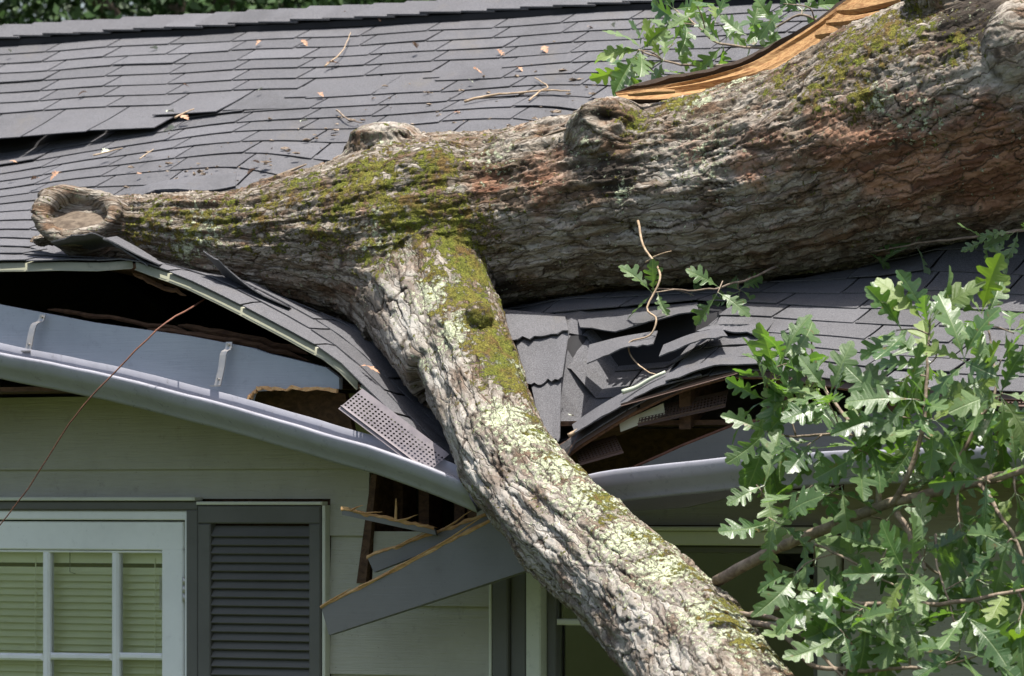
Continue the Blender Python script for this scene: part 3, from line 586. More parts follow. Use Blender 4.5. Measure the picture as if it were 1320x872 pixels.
# perforated gutter guards: every hole is cut out
def guard(name, O, a, b, na, nb, mat, parent, holes=1., lipw=.012):
    """strip from O, along a (long) and b (wide), na x nb diamond holes"""
    V = []; F = []; O = np.asarray(O, float); ea = a/na; m = .18; eb = b*(1-m*2)/nb; o0 = O+b*m
    for i in range(na):
        for j in range(nb):
            c0 = o0+ea*i+eb*j; mid = c0+ea*.5+eb*.5; k = len(V)
            V += [c0, c0+ea, c0+ea+eb, c0+eb, c0+ea*.5, c0+ea+eb*.5, c0+ea*.5+eb, c0+eb*.5]
            hx = .36; V += [mid-eb*hx, mid+ea*hx, mid+eb*hx, mid-ea*hx]
            F += [(k, k+4, k+8), (k, k+8, k+11), (k, k+11, k+7), (k+4, k+1, k+8), (k+1, k+9, k+8), (k+1, k+5, k+9), (k+5, k+2, k+9), (k+2, k+10, k+9), (k+2, k+6, k+10), (k+6, k+3, k+10), (k+3, k+11, k+10), (k+3, k+7, k+11)]
    nrm = np.cross(a, b); nrm /= np.linalg.norm(nrm)
    s1 = sheet(np.array([[O, O+a], [O+b*m*.55, O+a+b*m*.55], [O+b*m*.6+nrm*.006, O+a+b*m*.6+nrm*.006], [O+b*m, O+a+b*m]]), .0012); s2 = sheet(np.array([[O+b*(1-m), O+a+b*(1-m)], [O+b, O+a+b]]), .0012)
    return obj(name, merge((np.array(V), F), s1, s2), MT[mat], parent)
O = at_v(436, 527, -.09); guard('gutter_guard', O, at_v(548, 612, -.09)-O, at_v(467, 501, -.035)-O, 26, 6, 'guard', gl)
O = at_v(748, 600, .0); guard('gutter_guard', O, at_v(804, 584, .0)-O, at_v(738, 577, .1)-O, 13, 6, 'rust', gr)
O = at_v(822, 550, .0); guard('gutter_guard', O, at_v(935, 525, .02)-O, at_v(826, 528, .07)-O, 26, 4, 'rust', gr)
O = at_v(800, 524, -.05); guard('gutter_guard', O, at_v(950, 482, -.05)-O, at_v(806, 514, .05)-O, 30, 4, 'rust', gr)
O = at_v(1222, 523, -.04); guard('gutter_guard', O, at_v(1325, 524, -.04)-O, at_v(1218, 505, .06)-O, 22, 4, 'rust', gr)
obj('flashing', sheet(np.array([[at_v(800, 557, .03), at_v(857, 535, .04)], [at_v(798, 545, .03), at_v(855, 520, .04)]]), .003), MT['cream'], gr)
# ------------------------------------------------------------------ fallen oak: trunk and limb grown into one skin
LEND = np.array([LP[-1], at_v(1060, 1160, -1.95), at_v(1095, 1330, -2.4), at_v(1120, 1545, -2.8)])
tree = tag(empty('fallen_oak', LEND[-1]*np.array([1, 1, 0])), 'mossy fallen oak trunk with a forked limb lying across the crushed roof', 'tree')
def tpt(x, y):   # the point of trunk or limb first met at a pixel
    r = ray(x, y); rr_ = r.dot(r); oc = CAM-AP; b = oc@r/rr_; D = b*b-((oc**2).sum(1)-AR**2)/rr_
    if (D > 0).any(): t = np.where(D > 0, -b-np.sqrt(np.maximum(D, 0)), 1e9).min()
    else: t = -b[np.argmax(D)]
    return CAM+t*r
k1 = at_v(493, 200, .52); k2 = at_v(788, 174, .58); k3 = at_v(1318, 58, .60)
stubc = at_v(100, 277, .10); stubn = np.array([-.22, -.70, .62]); stubn /= np.linalg.norm(stubn)
sx = np.cross(stubn, Z_); sx /= np.linalg.norm(sx); sy = np.cross(sx, stubn)
ringr = (.132, .098); a = np.linspace(0, 2*math.pi, 49)[:-1]
tilt = R(14); ex = sx*math.cos(tilt)-sy*math.sin(tilt)*-1; ey = np.cross(stubn, ex)
if ey[2] < 0: ey = -ey
rc = [stubc+ex*ringr[0]*math.cos(t)+ey*ringr[1]*math.sin(t)+stubn*.012*math.sin(2*t+1) for t in a]
rr = [.030+.006*math.sin(3*t+1)+.006*math.cos(t) for t in a]
ring = tube(np.array(rc+[rc[0]]), rr+[rr[0]], 10)
parts = [tube(TP, TRr, 40), tube(LP, LRr, 32), ring, ball(k1, (.15, .12, .10)), ball(k1+np.array([0, -.02, .065]), (.125, .10, .045)), ball(k2, (.135, .13, .12)), ball(k2+np.array([-.01, -.05, .05]), (.085, .075, .06)), ball(k3, (.115, .12, .14)), ball(at_v(1222, -12, .70), (.13, .10, .10)),
         tube(np.array([stubc-stubn*.03, stubc-stubn*.10, at_v(150, 292, .27)]), [.115, .105, .09], 20), ball(at_v(618, 430, .2)+np.array([0, -.06, .05]), (.035, .04, .04)), ball(at_v(55, 310, .16), (.05, .05, .03)), ball(at_v(560, 260, .45), (.22, .12, .2)), tube(catmull([at_v(440, 300, .46), at_v(500, 345, .44), at_v(548, 410, .35), at_v(585, 480, .2)], 12), np.linspace(.22, .155, 12), 24),
         ball(at_v(500, 240, .52), (.2, .16, .16)), tube(np.array([at_v(1190, 60, 1.1), at_v(1215, -20, 1.25), at_v(1240, -140, 1.5)]), [.2, .16, .15], 24)]
V, F = merge(*parts)
tmp = bpy.data.objects.new('tmp', mesh_of('tmp', V, F)); scene.collection.objects.link(tmp)
md = tmp.modifiers.new('r', 'REMESH'); md.mode = 'VOXEL'; md.voxel_size = .0105
ms = tmp.modifiers.new('s', 'SMOOTH'); ms.factor = .5; ms.iterations = 7
mu = tmp.modifiers.new('u', 'SUBSURF'); mu.subdivision_type = 'SIMPLE'; mu.levels = 1; mu.render_levels = 1
dg = bpy.context.evaluated_depsgraph_get(); me = bpy.data.meshes.new_from_object(tmp.evaluated_get(dg)); bpy.data.objects.remove(tmp)
nv = len(me.vertices); P = np.zeros(nv*3, np.float32); me.vertices.foreach_get('co', P); P = P.reshape(-1, 3).astype(float)
def normals():
    q = np.zeros(nv*3, np.float32); me.vertex_normals.foreach_get('vector', q); return q.reshape(-1, 3).astype(float)
NRM = normals()
# nearest axis: distance along the grain and round the girth
def arc(Q): return np.r_[0, np.cumsum(np.linalg.norm(np.diff(Q, axis=0), axis=1))]
def coords(Q, Rr, step=1):
    T, N_, B = frames(Q); s0 = arc(Q); best = np.full(nv, 1e9); idx = np.zeros(nv, int)
    for i in range(0, len(Q)):
        d = ((P-Q[i])**2).sum(1); m = d < best; best[m] = d[m]; idx[m] = i
    rel = P-Q[idx]; along = (rel*T[idx]).sum(1); s = s0[idx]+along; ang = np.arctan2((rel*B[idx]).sum(1), (rel*N_[idx]).sum(1))
    return np.sqrt(best)-Rr[idx], s, ang, Rr[idx]
d1, s1, a1, r1 = coords(TP, TRr); d2, s2, a2, r2 = coords(LP, LRr)
wl = sstep(-.03, .03, d1-d2)                      # 1 on the limb
isl = wl > .5; s = np.where(isl, s2+20, s1); gir = np.where(isl, a2*.19, a1*.30)
PX, PY = px(P)
def blob(L):
    o = np.zeros(nv)
    for x, y, r, *k in L:
        c = tpt(x, y); amp = k[0] if k else 1.
        o = np.maximum(o, amp*np.exp(-(((P-c)**2).sum(1))/(r*r)*1.2))
    return o
up = np.clip(NRM[:, 2], 0, 1)
moss = blob([(470, 232, .16), (440, 255, .14), (560, 215, .11), (520, 275, .15, 1.1), (610, 345, .11, 1.2), (590, 300, .13, 1.2), (605, 385, .10, 1.1), (640, 450, .11, 1.2), (650, 480, .10, 1.1), (625, 420, .09, 1.1), (672, 500, .08, 1.0), (650, 405, .08, 1.1), (690, 540, .06, .8), (380, 240, .10, .8), (400, 290, .10, .8), (175, 300, .09, .75), (200, 285, .10, .8), (240, 300, .10, .75), (290, 280, .11, .75), (340, 270, .10, .7), (340, 310, .10, .6), (430, 300, .12, .7), (480, 320, .12, .65), (560, 270, .12, .9), (870, 132, .09), (815, 160, .07), (900, 118, .08), (1000, 100, .10, .8), (1090, 70, .16, .95), (1150, 40, .16, .95), (1060, 110, .12, .8), (1110, 128, .07), (1240, 65, .10, .7), (1190, 40, .1, .7), (700, 560, .07, .7), (745, 605, .07, .75), (790, 650, .08, .8), (840, 692, .08, .7), (890, 735, .08, .8), (950, 785, .10, .9), (990, 840, .08, .8), (560, 350, .08, .7), (575, 400, .07, .6), (775, 640, .06), (780, 665, .04), (715, 590, .05, .7), (940, 800, .10, .9), (965, 830, .08, .9), (905, 745, .06, .8), (850, 715, .05, .6), (740, 600, .05, .6)])
lich = blob([(650, 530, .10), (690, 560, .12), (725, 600, .12), (770, 640, .13), (820, 690, .15), (870, 730, .15), (930, 790, .15), (980, 830, .15), (585, 430, .08, .9), (560, 380, .09, .8), (660, 470, .08), (550, 470, .07, .5), (765, 180, .07, .7), (800, 250, .03), (950, 105, .10, .7), (260, 300, .10, .7), (240, 320, .08, .8), (1130, 130, .06, .9), (500, 300, .10, .6), (490, 180, .07, .3), (900, 130, .06, .8), (1180, 150, .1, .5), (900, 200, .12, .45), (640, 200, .08, .5)])
red = blob([(1080, 190, .2, .7), (1170, 205, .28, .8), (1280, 215, .30, .9), (900, 190, .12, .5), (980, 200, .18, .6), (700, 240, .16, .6), (630, 235, .10, .7), (1230, 180, .12, .7), (1060, 160, .12, .6), (470, 270, .08, .5), (430, 330, .10, .3)])
dark = blob([(790, 225, .12, .9), (740, 215, .08, .6), (650, 370, .08, .8), (1250, 25, .13, 1.3), (1290, 90, .05, .8), (460, 350, .10, .35), (690, 340, .1, .3), (560, 560, .05, .3)])  # the strong patch at upper right paints in the shade of the hollow
pale = blob([(530, 430, .15, 1.), (555, 490, .14, 1.), (580, 550, .14, 1.), (610, 600, .13, .9), (650, 640, .13, .9), (700, 690, .15, .9), (760, 740, .16, .9), (820, 800, .17, .9), (870, 845, .15, .8), (515, 390, .12, 1.), (860, 300, .2, .5), (960, 210, .14, .6), (880, 220, .12, .5), (700, 300, .15, .4), (1200, 150, .14, .6), (1280, 110, .15, .6), (1180, 130, .12, .6)])
# bark relief: flaking plates, deep furrows, fine terraces
sm = np.stack([s*6, gir*16, np.zeros(nv)], 1); wx = fbm(sm*.9+3, 3)*np.where(isl, .4, .55); wy = fbm(sm*.9+31, 3)*np.where(isl, .4, .55)
cs = np.where(isl, .25, .34); ca = np.where(isl, .062, .055)
f1, f2, rid, ox, oy = voronoi(s/cs+wx, gir/ca+wy); edge = f2-f1
g1, g2, rid2, ox2, oy2 = voronoi(s/(cs*.42)+wx*1.7+9, gir/(ca*.45)+wy*1.7+4); edge2 = g2-g1
terr = fbm(np.stack([s*np.where(isl, 3.4, 3.6), gir*np.where(isl, 13, 18), P[:, 2]*2], 1), 3)*3.2+np.where(isl, .12, .4)*perlin(P*45); tf = np.floor(terr); fr_ = terr-tf; tr = tf+sstep(.72, .9, fr_); tedge = np.abs(fr_-.76)/.16
vm = sstep(-.15, .25, perlin(np.stack([s*5+50, gir*12, P[:, 2]], 1)))
fur = 1-np.abs(fbm(np.stack([s*3.2+7, gir*26, np.zeros(nv)], 1), 3))*2.4
moss = moss*(1+.3*wl); mossy = np.clip(moss*1.2, 0, 1)
stubd = np.linalg.norm(P-stubc, axis=1); ringm = 1-sstep(.13, .19, stubd); k1m = 1-sstep(.08, .13, np.linalg.norm(P-(k1+np.array([0, 0, .05])), axis=1)); k3m = 1-sstep(.12, .2, np.linalg.norm(P-k3, axis=1))
calm = 1-np.maximum.reduce([ringm*.9, k1m*.85, k3m*.6])
vm = np.clip(vm+.5*isl, 0, 1); pq = 1-.75*np.clip(pale, 0, 1)*isl
h = (np.where(isl, .008, .008)*(sstep(0, .10, edge)-1)*vm+np.where(isl, .0055, .006)*(rid-.5)+np.where(isl, .006, .004)*oy+(.0035*(sstep(0, .16, edge2)-1)*vm+.003*(rid2-.5))*pq+.0065*tr*(1-.3*mossy)-.007*sstep(.78, 1, fur)*(~isl))*calm*(1-.35*mossy)*np.where(isl, .78, .85)
h += (.003*fbm(P*9, 3)+.0018*fbm(P*40, 3))*(.4+.6*pq)+mossy*(.002+.006*np.abs(fbm(P*34, 3)))
h += .03*perlin(P*2.2)*(1-ringm)*np.where(isl, .45, .8)
# slit of the healed knot and the rotten hole of the burl
sl0 = px(P)
kk = (P-(k1+np.array([0, -.06, .09]))); h -= .028*np.exp(-((kk[:, 0]/.05)**2+((kk[:, 2]+.0)/.010)**2+(kk[:, 1]/.07)**2))
q = P-(k2+np.array([-.025, -.11, .06])); hd = np.exp(-((q[:, 0]/.036)**2+(q[:, 2]/.026)**2+(q[:, 1]/.09)**2)); h -= .06*hd
h += .012*np.exp(-((np.sqrt((q[:, 0]/.045)**2+(q[:, 2]/.036)**2)-1.3)/.35)**2)*np.exp(-(q[:, 1]/.09)**2)
hs_ = px(P); P2 = P+NRM*h[:, None]
me.vertices.foreach_set('co', P2.astype(np.float32).ravel()); me.update()
crack = np.minimum(np.minimum(1-vm*(1-sstep(0, .13, edge)), 1-.6*vm*(1-sstep(0, .16, edge2))), np.clip(tedge+.05, 0, 1)); crack = np.clip(crack+(1-calm)*.8, 0, 1); crack = np.minimum(crack, 1-.8*sstep(.84, 1.0, fur)*(~isl)*calm)
dark = np.maximum(dark, hd*1.6); red = np.maximum(red, ringm*.22)  # shade inside the burl hole is put into the bark colour too
def fattr(name, arr):
    at = me.attributes.new(name, 'FLOAT', 'POINT'); at.data.foreach_set('value', np.asarray(arr, np.float32))
at = me.attributes.new('sa', 'FLOAT_VECTOR', 'POINT'); at.data.foreach_set('vector', np.stack([s, gir, P[:, 2]*.2], 1).astype(np.float32).ravel())
lich = lich+.12*up*wl; moss = np.minimum(moss, 1.25)*1.0+.16*up*(1-wl)*sstep(3.0, 1.2, s1)
for nm, ar in (('cell', rid*.7+rid2*.3), ('crack', crack), ('moss', moss*calm**.5), ('lichen', lich*1.15), ('red', red), ('dark', dark), ('pale', np.maximum(pale*(1-ringm), k1m*.5)), ('relief', h)): fattr(nm, ar)
me.polygons.foreach_set('use_smooth', [True]*len(me.polygons)); me.materials.clear(); me.materials.append(MT['bark'])
c0 = (P.min(0)+P.max(0))/2; me.transform(Matrix.Translation(-Vector(c0))); me.name = 'trunk'
trunk = link('trunk', me, c0, tree)
obj('limb', tube(catmull(np.concatenate([[LP[-2]], LEND]), 30), np.linspace(LRr[-1]*.97, .17, 30), 28), MT['bark'], tree, True)
# cut face inside the callus ring
rings = []
for f in (0, .3, .55, .8, 1.0):
    rings.append([stubc-stubn*(.016+.035*max(0, math.sin(t+.3))*f*f+.003*math.sin(t*5)*f)-ey*.012+(ex*ringr[0]*math.cos(t)+ey*ringr[1]*math.sin(t))*f*.84 for t in a])
Vc = np.array(rings).reshape(-1, 3); m = len(a); Fc = [(i*m+j, i*m+(j+1) % m, (i+1)*m+(j+1) % m, (i+1)*m+j) for i in range(4) for j in range(m)]
tag(obj('cut_face', (Vc, Fc), MT['cutwood'], trunk, True), 'weathered grey end grain inside a callus ring')
# torn slab of wood peeled from the upper side
def slab(name, lo, hi, v, th, n=40):
    A = catmull([at_v(x, y, v_) for (x, y), v_ in zip(lo, v)], n); B = catmull([at_v(x, y, v_+.10) for (x, y), v_ in zip(hi, v)], n); rows = []; fs = np.linspace(0, 1, 13)
    for f in fs: rows.append(A+(B-A)*f+V_*.02*math.sin(f*3.1)+(.014*perlin(np.stack([np.arange(n)*.08+3, np.full(n, f*11.), np.full(n, .3)], 1)))[:, None]*np.array([0, -1, .4])+Z_*(.010*perlin(np.stack([np.arange(n)*.5, np.full(n, 4.4), np.full(n, .7)], 1)))[:, None]*(f > .95))
    V, F = sheet(np.array(rows), th); G = len(rows)*n; mi = [0 if all(i < G-n for i in f) else 1 for f in F]
    return obj(name, (V, F), [MT['orange'], MT['bark']], tree, False, mi)
sv = [.62, .66, .70, .74, .78, .82, .86, .95]
sw = slab('split_wood', [(790, 128), (850, 128), (900, 122), (960, 112), (1000, 96), (1050, 62), (1110, 20), (1200, -50)], [(792, 118), (850, 107), (900, 98), (960, 79), (1000, 58), (1050, 28), (1090, -2), (1170, -56)], sv, .02)
for pts, r0 in (([(1066, 30, .84), (1100, 27, .84), (1150, 15, .88)], .016), ([(1052, 46, .83), (1085, 42, .84), (1130, 38, .88)], .022), ([(1080, 14, .86), (1110, 12, .86), (1160, 0, .9)], .018), ([(810, 122, .60), (840, 119, .61), (870, 118, .64)], .011)):
    p = catmull([at_v(*q) for q in pts], 8); obj('splinter', tube(p, [r0*.5, r0*.9, r0, r0, r0, r0*.9, r0*.8, r0*.6], 6), MT['orange'], sw)
# loose shreds of bark standing off the underside of the limb and along the upper edge of the trunk
for pts, r0 in (([(612, 645, -.22), (640, 662, -.26), (668, 682, -.3)], .008), ([(676, 716, -.34), (720, 742, -.4), (770, 780, -.5)], .010), ([(794, 812, -.6), (815, 828, -.62), (840, 852, -.68)], .006), ([(278, 262, .4), (330, 240, .42), (395, 212, .45)], .009), ([(690, 180, .55), (730, 160, .56), (765, 150, .56)], .008), ([(700, 176, .5), (735, 165, .5), (768, 158, .52)], .006), ([(696, 757, -.36), (722, 752, -.38)], .004)):
    p = catmull([at_v(*q) for q in pts], 9); obj('bark_shred', tube(p, r0*np.array([.25, .7, 1, 1, .9, 1, .8, .6, .3]), 5), MT['twig'], trunk)

# ------------------------------------------------------------------ oak leaves
HALF = [(0, .012), (.10, .028), (.17, .085), (.235, .13), (.275, .12), (.285, .065), (.30, .05), (.345, .10), (.41, .21), (.475, .245), (.51, .215), (.485, .11), (.50, .065), (.545, .12), (.61, .24), (.69, .285), (.735, .25), (.705, .14), (.71, .09), (.75, .12), (.82, .175), (.885, .175), (.90, .125), (.905, .09), (.955, .085), (.99, .045), (1.0, 0)]
def leaf_mesh(k):
    rg = np.random.default_rng(k); h0 = np.array(HALF); V = []; LF = []; F = []; nh = len(h0)
    curl = rg.uniform(-.15, .6); fold = rg.uniform(-.1, .55); tw = rg.uniform(-.5, .5); side = rg.uniform(-.18, .18)
    def put(x, y):
        z = -curl*x*x+fold*abs(y)+.035*math.sin(x*9+k)*(1 if y > 0 else -1)*abs(y)*5+tw*y*x; V.append((x, y+side*x*x, z)); LF.append((x, y, 0))
    for sgn in (1, -1):
        sc = rg.uniform(.85, 1.12); b0 = len(V)
        for x, y in h0:
            xm = min(1, max(0, x-.5*y+rg.normal()*.004)); put(min(1, xm*(1.0 if y else 1)), 0)
        for x, y in h0: put(x+rg.normal()*.006, sgn*y*sc*rg.uniform(.9, 1.1))
        for i in range(nh-1):
            q = (b0+i, b0+i+1, b0+nh+i+1, b0+nh+i); F.append(q if sgn < 0 else q[::-1])
    k0 = len(V); V += [(-.13, .008, .01), (-.13, -.008, .01), (.02, .008, 0), (.02, -.008, 0)]; LF += [(0, 0, 0)]*4; F.append((k0, k0+1, k0+3, k0+2))
    m_ = mesh_of('leaf', V, [f[::-1] for f in F], [MT['leaf']], None, False); at = m_.attributes.new('lf', 'FLOAT_VECTOR', 'POINT'); at.data.foreach_set('vector', np.array(LF, np.float32).ravel()); return m_
LM = [leaf_mesh(k) for k in range(14)]
nleaf = 0; random.seed(23); rng = np.random.default_rng(23)
def leaf(parent, base, d, nrm, L):
    global nleaf
    d = d/np.linalg.norm(d); nrm = nrm-d*nrm.dot(d); nrm /= np.linalg.norm(nrm)+1e-9; y = np.cross(nrm, d); M3 = Matrix([list(t) for t in np.array([d, y, nrm]).T])
    if parent is None:
        me_ = random.choice(LM); co = np.array([v.co for v in me_.vertices])*L; more.append((base+d*.13*L+co@np.array([d, y, nrm]), [tuple(p.vertices) for p in me_.polygons])); moreLF.append(np.array([q.vector for q in me_.attributes['lf'].data])); return
    o = link('leaf', random.choice(LM), base+d*.13*L, parent); o.rotation_euler = M3.to_euler(); o.scale = (L, L*random.uniform(.85, 1.1), L); nleaf += 1
DENS = 1.15; more = []
moreLF = []
def bough(name, pts, r0, r1, clusters=(), mat='twig', size=(.10, .168), droop=0., facing=(0, -.62, .8), n=None):
    """pts: (px, py, v); clusters: (px, py, number of leaves, upward bias)"""
    P_ = catmull([at_v(*p) for p in pts], n or 5*len(pts)); P_ = P_+fbm(P_*14, 2)[:, None]*np.array([.004, .004, .006]); rad = np.linspace(r0, r1, len(P_))
    geo = [tube(P_, rad, 8)]; todo = []
    for (x, y, nl, upb) in clusters:
        v0 = pts[np.argmin([(p[0]-x)**2+(p[1]-y)**2 for p in pts])][2]; tip = at_v(x, y, v0+random.uniform(-.16, .16)); i = np.argmin(((P_-tip)**2).sum(1)); st_ = P_[i]; L = np.linalg.norm(tip-st_)
        if L > .02:
            mid = (st_+tip)/2+rng.normal(size=3)*L*.10; c = catmull([st_, mid, tip], 8); geo.append(tube(c, np.linspace(min(r1*1.1, .0045), .0018, 8), 5)); ax = (c[-1]-c[-3]); ax /= np.linalg.norm(ax)
        else: ax = P_[min(i+1, len(P_)-1)]-P_[max(i-1, 0)]; ax /= np.linalg.norm(ax)
        todo.append((tip, ax, nl, upb))
    o = obj(name, merge(*geo), MT[mat], tree, True)
    for tip, ax, nl0, upb in todo:
        ph = random.uniform(0, 6.28); nl = int(math.ceil(nl0*DENS))
        for j in range(nl):
            ang = ph+j*6.283/nl+random.uniform(-.35, .35); e1 = np.cross(ax, Z_+.01); e1 /= np.linalg.norm(e1); e2 = np.cross(ax, e1)
            d = (math.cos(ang)*e1+math.sin(ang)*e2)*random.uniform(.7, 1.1)+ax*random.uniform(.2, .9)+Z_*(upb+random.uniform(-.3, .3)); d[1] *= .75
            nr = np.array(facing)+rng.normal(size=3)*.42
            leaf(o if (j < nl0 and nleaf < 310) else None, tip-ax*random.uniform(0, .035), d, nr, random.uniform(*size))
    return o
B = 'branch'
bough(B, [(925, 748, -.72), (1000, 708, -.82), (1060, 683, -.86), (1130, 655, -.86), (1200, 637, -.82), (1270, 620, -.76), (1340, 600, -.7), (1450, 560, -.6)], .018, .011,
      [(1146, 672, 2, -.2), (1193, 622, 4, .2), (1226, 624, 4, -.1), (1268, 618, 4, .1), (1047, 700, 2, -.3), (1238, 683, 4, -.5), (1310, 640, 4, -.3)])
bough(B, [(945, 796, -.86), (985, 788, -.93), (1030, 777, -1.), (1090, 777, -1.02), (1160, 780, -1.), (1240, 775, -.95), (1320, 760, -.9), (1400, 740, -.85)], .009, .005,
      [(1059, 770, 3, -.3), (1107, 788, 4, -.6), (1155, 785, 4, -.5), (1202, 776, 4, -.4), (1268, 790, 4, -.4), (1312, 803, 3, -.4)])
bough(B, [(945, 790, -.86), (988, 794, -.96), (1030, 816, -1.0), (1065, 850, -1.05), (1100, 890, -1.1)], .007, .004, [(1044, 806, 3, -.5), (1083, 812, 3, -.5)])
bough(B, [(950, 800, -.88), (998, 810, -1.0), (1028, 836, -1.05), (1052, 858, -1.06), (1120, 864, -1.06), (1200, 860, -1.0)], .010, .005, [(1134, 838, 4, -.2), (1172, 838, 4, -.2), (1238, 838, 4, -.3), (1277, 838, 4, -.3), (1100, 840, 2, -.3)])
bough(B, [(1132, 656, -.86), (1130, 605, -.84), (1105, 560, -.8), (1068, 507, -.74), (1048, 470, -.7), (1046, 432, -.68)], .009, .0022, [(1068, 507, 3, .3), (1116, 566, 4, .0), (1044, 500, 3, .2), (1107, 580, 3, -.3)])
bough(B, [(1108, 562, -.8), (1060, 560, -.78), (1012, 562, -.76), (992, 530, -.74), (988, 498, -.73)], .004, .0025, [(1000, 489, 6, .5), (985, 515, 5, .1), (1030, 520, 5, .0), (988, 556, 4, -.4), (1040, 575, 4, -.5), (990, 590, 3, -.7), (1018, 468, 4, .6), (1068, 520, 3, .2)])
bough(B, [(1150, 652, -.86), (1172, 610, -.86), (1190, 550, -.84), (1195, 475, -.8), (1199, 411, -.76)], .010, .0025, [(1199, 411, 6, .7), (1155, 426, 4, .3), (1193, 474, 7, .2), (1161, 492, 5, -.1), (1146, 534, 6, -.3), (1178, 570, 6, -.3), (1205, 540, 5, -.2), (1175, 515, 4, .0), (1220, 570, 4, -.4), (1226, 516, 4, .0)])
bough(B, [(1205, 637, -.82), (1240, 585, -.82), (1262, 543, -.8), (1284, 500, -.78), (1270, 405, -.7)], .008, .0025, [(1265, 402, 5, .5), (1241, 465, 4, .1), (1292, 507, 6, -.2), (1307, 430, 5, .2), (1262, 500, 4, -.1), (1245, 550, 4, -.3), (1268, 543, 4, -.3), (1298, 564, 4, -.4), (1290, 465, 3, .1)])
bough(B, [(1050, 702, -.9), (1085, 716, -.92), (1130, 745, -.95), (1180, 768, -.98)], .0045, .0022, [(1110, 725, 4, .1), (1050, 731, 2, .0), (1023, 743, 3, -.4), (1143, 708, 4, -.1), (1167, 740, 5, -.3)])
bough(B, [(1156, 662, -.86), (1172, 690, -.88), (1182, 712, -.9), (1192, 735, -.92)], .010, .006, [(1193, 706, 4, -.3), (1223, 743, 5, -.5)])
bough(B, [(1205, 690, -.9), (1208, 730, -.93), (1222, 770, -.95), (1230, 800, -.97)], .004, .002, [(1265, 749, 5, -.4), (1245, 790, 3, -.5)])
bough(B, [(1262, 625, -.78), (1290, 665, -.8), (1312, 705, -.8), (1330, 760, -.8)], .007, .004, [(1283, 664, 4, -.4), (1298, 700, 4, -.4), (1298, 767, 3, -.5), (1318, 600, 3, .1)])
bough(B, [(1010, 690, -.84), (1005, 672, -.86), (975, 625, -.86)], .003, .002, [(1005, 676, 4, -.1), (985, 626, 2, -.3), (1047, 626, 4, -.5), (1086, 626, 3, -.4)])
# sprays above and under the trunk
DENS = 1.0
bough(B, [(1075, 60, 1.15), (1000, 78, 1.25), (900, 85, 1.3), (850, 76, 1.3), (823, 65, 1.3)], .006, .0025, [(823, 65, 7, .3), (804, 92, 5, -.2), (852, 78, 4, .0), (869, 56, 3, .2), (845, 95, 3, -.2)], facing=(0, -.8, .6))
bough(B, [(1080, 55, 1.15), (1000, 62, 1.25), (927, 56, 1.3), (898, 32, 1.35), (867, 10, 1.4)], .005, .0025, [(927, 56, 5, .0), (927, 30, 3, .3), (867, 12, 5, .0), (898, 7, 3, .2), (880, 30, 3, -.6)], facing=(0, -.8, .6))
bough(B, [(1080, 40, 1.15), (1034, 20, 1.2), (995, 39, 1.2), (968, 50, 1.2)], .005, .0025, [(995, 39, 6, .3), (968, 48, 4, .0), (1034, 12, 6, .2), (1010, 5, 3, .3)], facing=(0, -.8, .6))
bough(B, [(1000, 345, .62), (950, 365, .5), (900, 375, .48), (840, 372, .5)], .004, .002, [(840, 378, 4, -.1), (900, 384, 5, -.1), (955, 376, 5, .0), (925, 378, 3, .0)], facing=(0, -.8, .6), size=(.08, .12))
bough(B, [(1400, 290, .7), (1300, 300, .7), (1200, 312, .72), (1120, 325, .75)], .006, .002, [(1130, 322, 3, -.2), (1180, 316, 3, -.3), (1270, 308, 4, -.4), (1305, 300, 4, -.4)], facing=(0, -.7, .7), size=(.08, .12))
bough(B, [(1340, -10, .7), (1310, 5, .72), (1298, 10, .74)], .004, .002, [(1298, 12, 2, -.4)])

ml = tag(obj('leaf', merge(*more), MT['leaf'], tree), 'further oak leaves crowding the same sprays', kind='stuff')
at = ml.data.attributes.new('lf', 'FLOAT_VECTOR', 'POINT'); at.data.foreach_set('vector', np.concatenate(moreLF).astype(np.float32).ravel())
# ------------------------------------------------------------------ loose things: boards, stems, twigs, dry leaves
def plank(name, C4, v4, th, mat, label, cat, raw=None, group=None):
    P4 = [at_v(x, y, v) for (x, y), v in zip(C4, v4)]; bl, br, tr_, tl = P4; n = 30; rows = []
    for f in (0, .5, 1):
        a_ = bl+(tl-bl)*f; b_ = br+(tr_-br)*f; rows.append([a_+(b_-a_)*t+(Z_*(.0015*math.sin(t*17)+.001*math.sin(t*41)) if f == 1 else 0) for t in np.linspace(0, 1, n)])
    V, F = sheet(np.array(rows), th); G = 3*n; mi = [1 if any(i < G for i in f) and any(i >= G for i in f) and all(i % G >= 2*n for i in f) else 0 for f in F]
    o = tag(obj(name, (V, F), [MT[mat], MT['rawwood']], None, False, mi), label, cat, group)
    if raw:
        e = np.array(rows[2]); hh = (raw*(.25+.75*np.abs(perlin(np.stack([np.arange(n)*.37+raw*900, np.full(n, .5), np.full(n, .2)], 1)))*1.6)+.002*rng.random(n))[:, None]
        obj('torn_edge', sheet(np.array([e-Z_*hh-V_*.0015, e-Z_*hh*.4-V_*.004, e+Z_*(.002+.006*rng.random(n))[:, None]-V_*.002, e+Z_*.003+V_*(th*.6)]), .002), MT['rawwood'], o)
        for q in range(4):
            i0 = int(rng.integers(0, n-9)); l_ = int(rng.integers(5, 9)); sp = e[i0:i0+l_]+np.linspace(0, .03, l_)[:, None]*rng.uniform(-.2, 1)*Z_-V_*.004
            obj('splinter', tube(sp, np.linspace(.0045, .0008, l_), 4), MT['rawwood'], o)
    return o
plank('broken_board', [(424, 819), (720, 722), (705, 632), (414, 783)], [.06, .1, .12, .06], .028, 'board', 'long grey painted fascia board snapped off and hanging below the left gutter', 'board', .011)
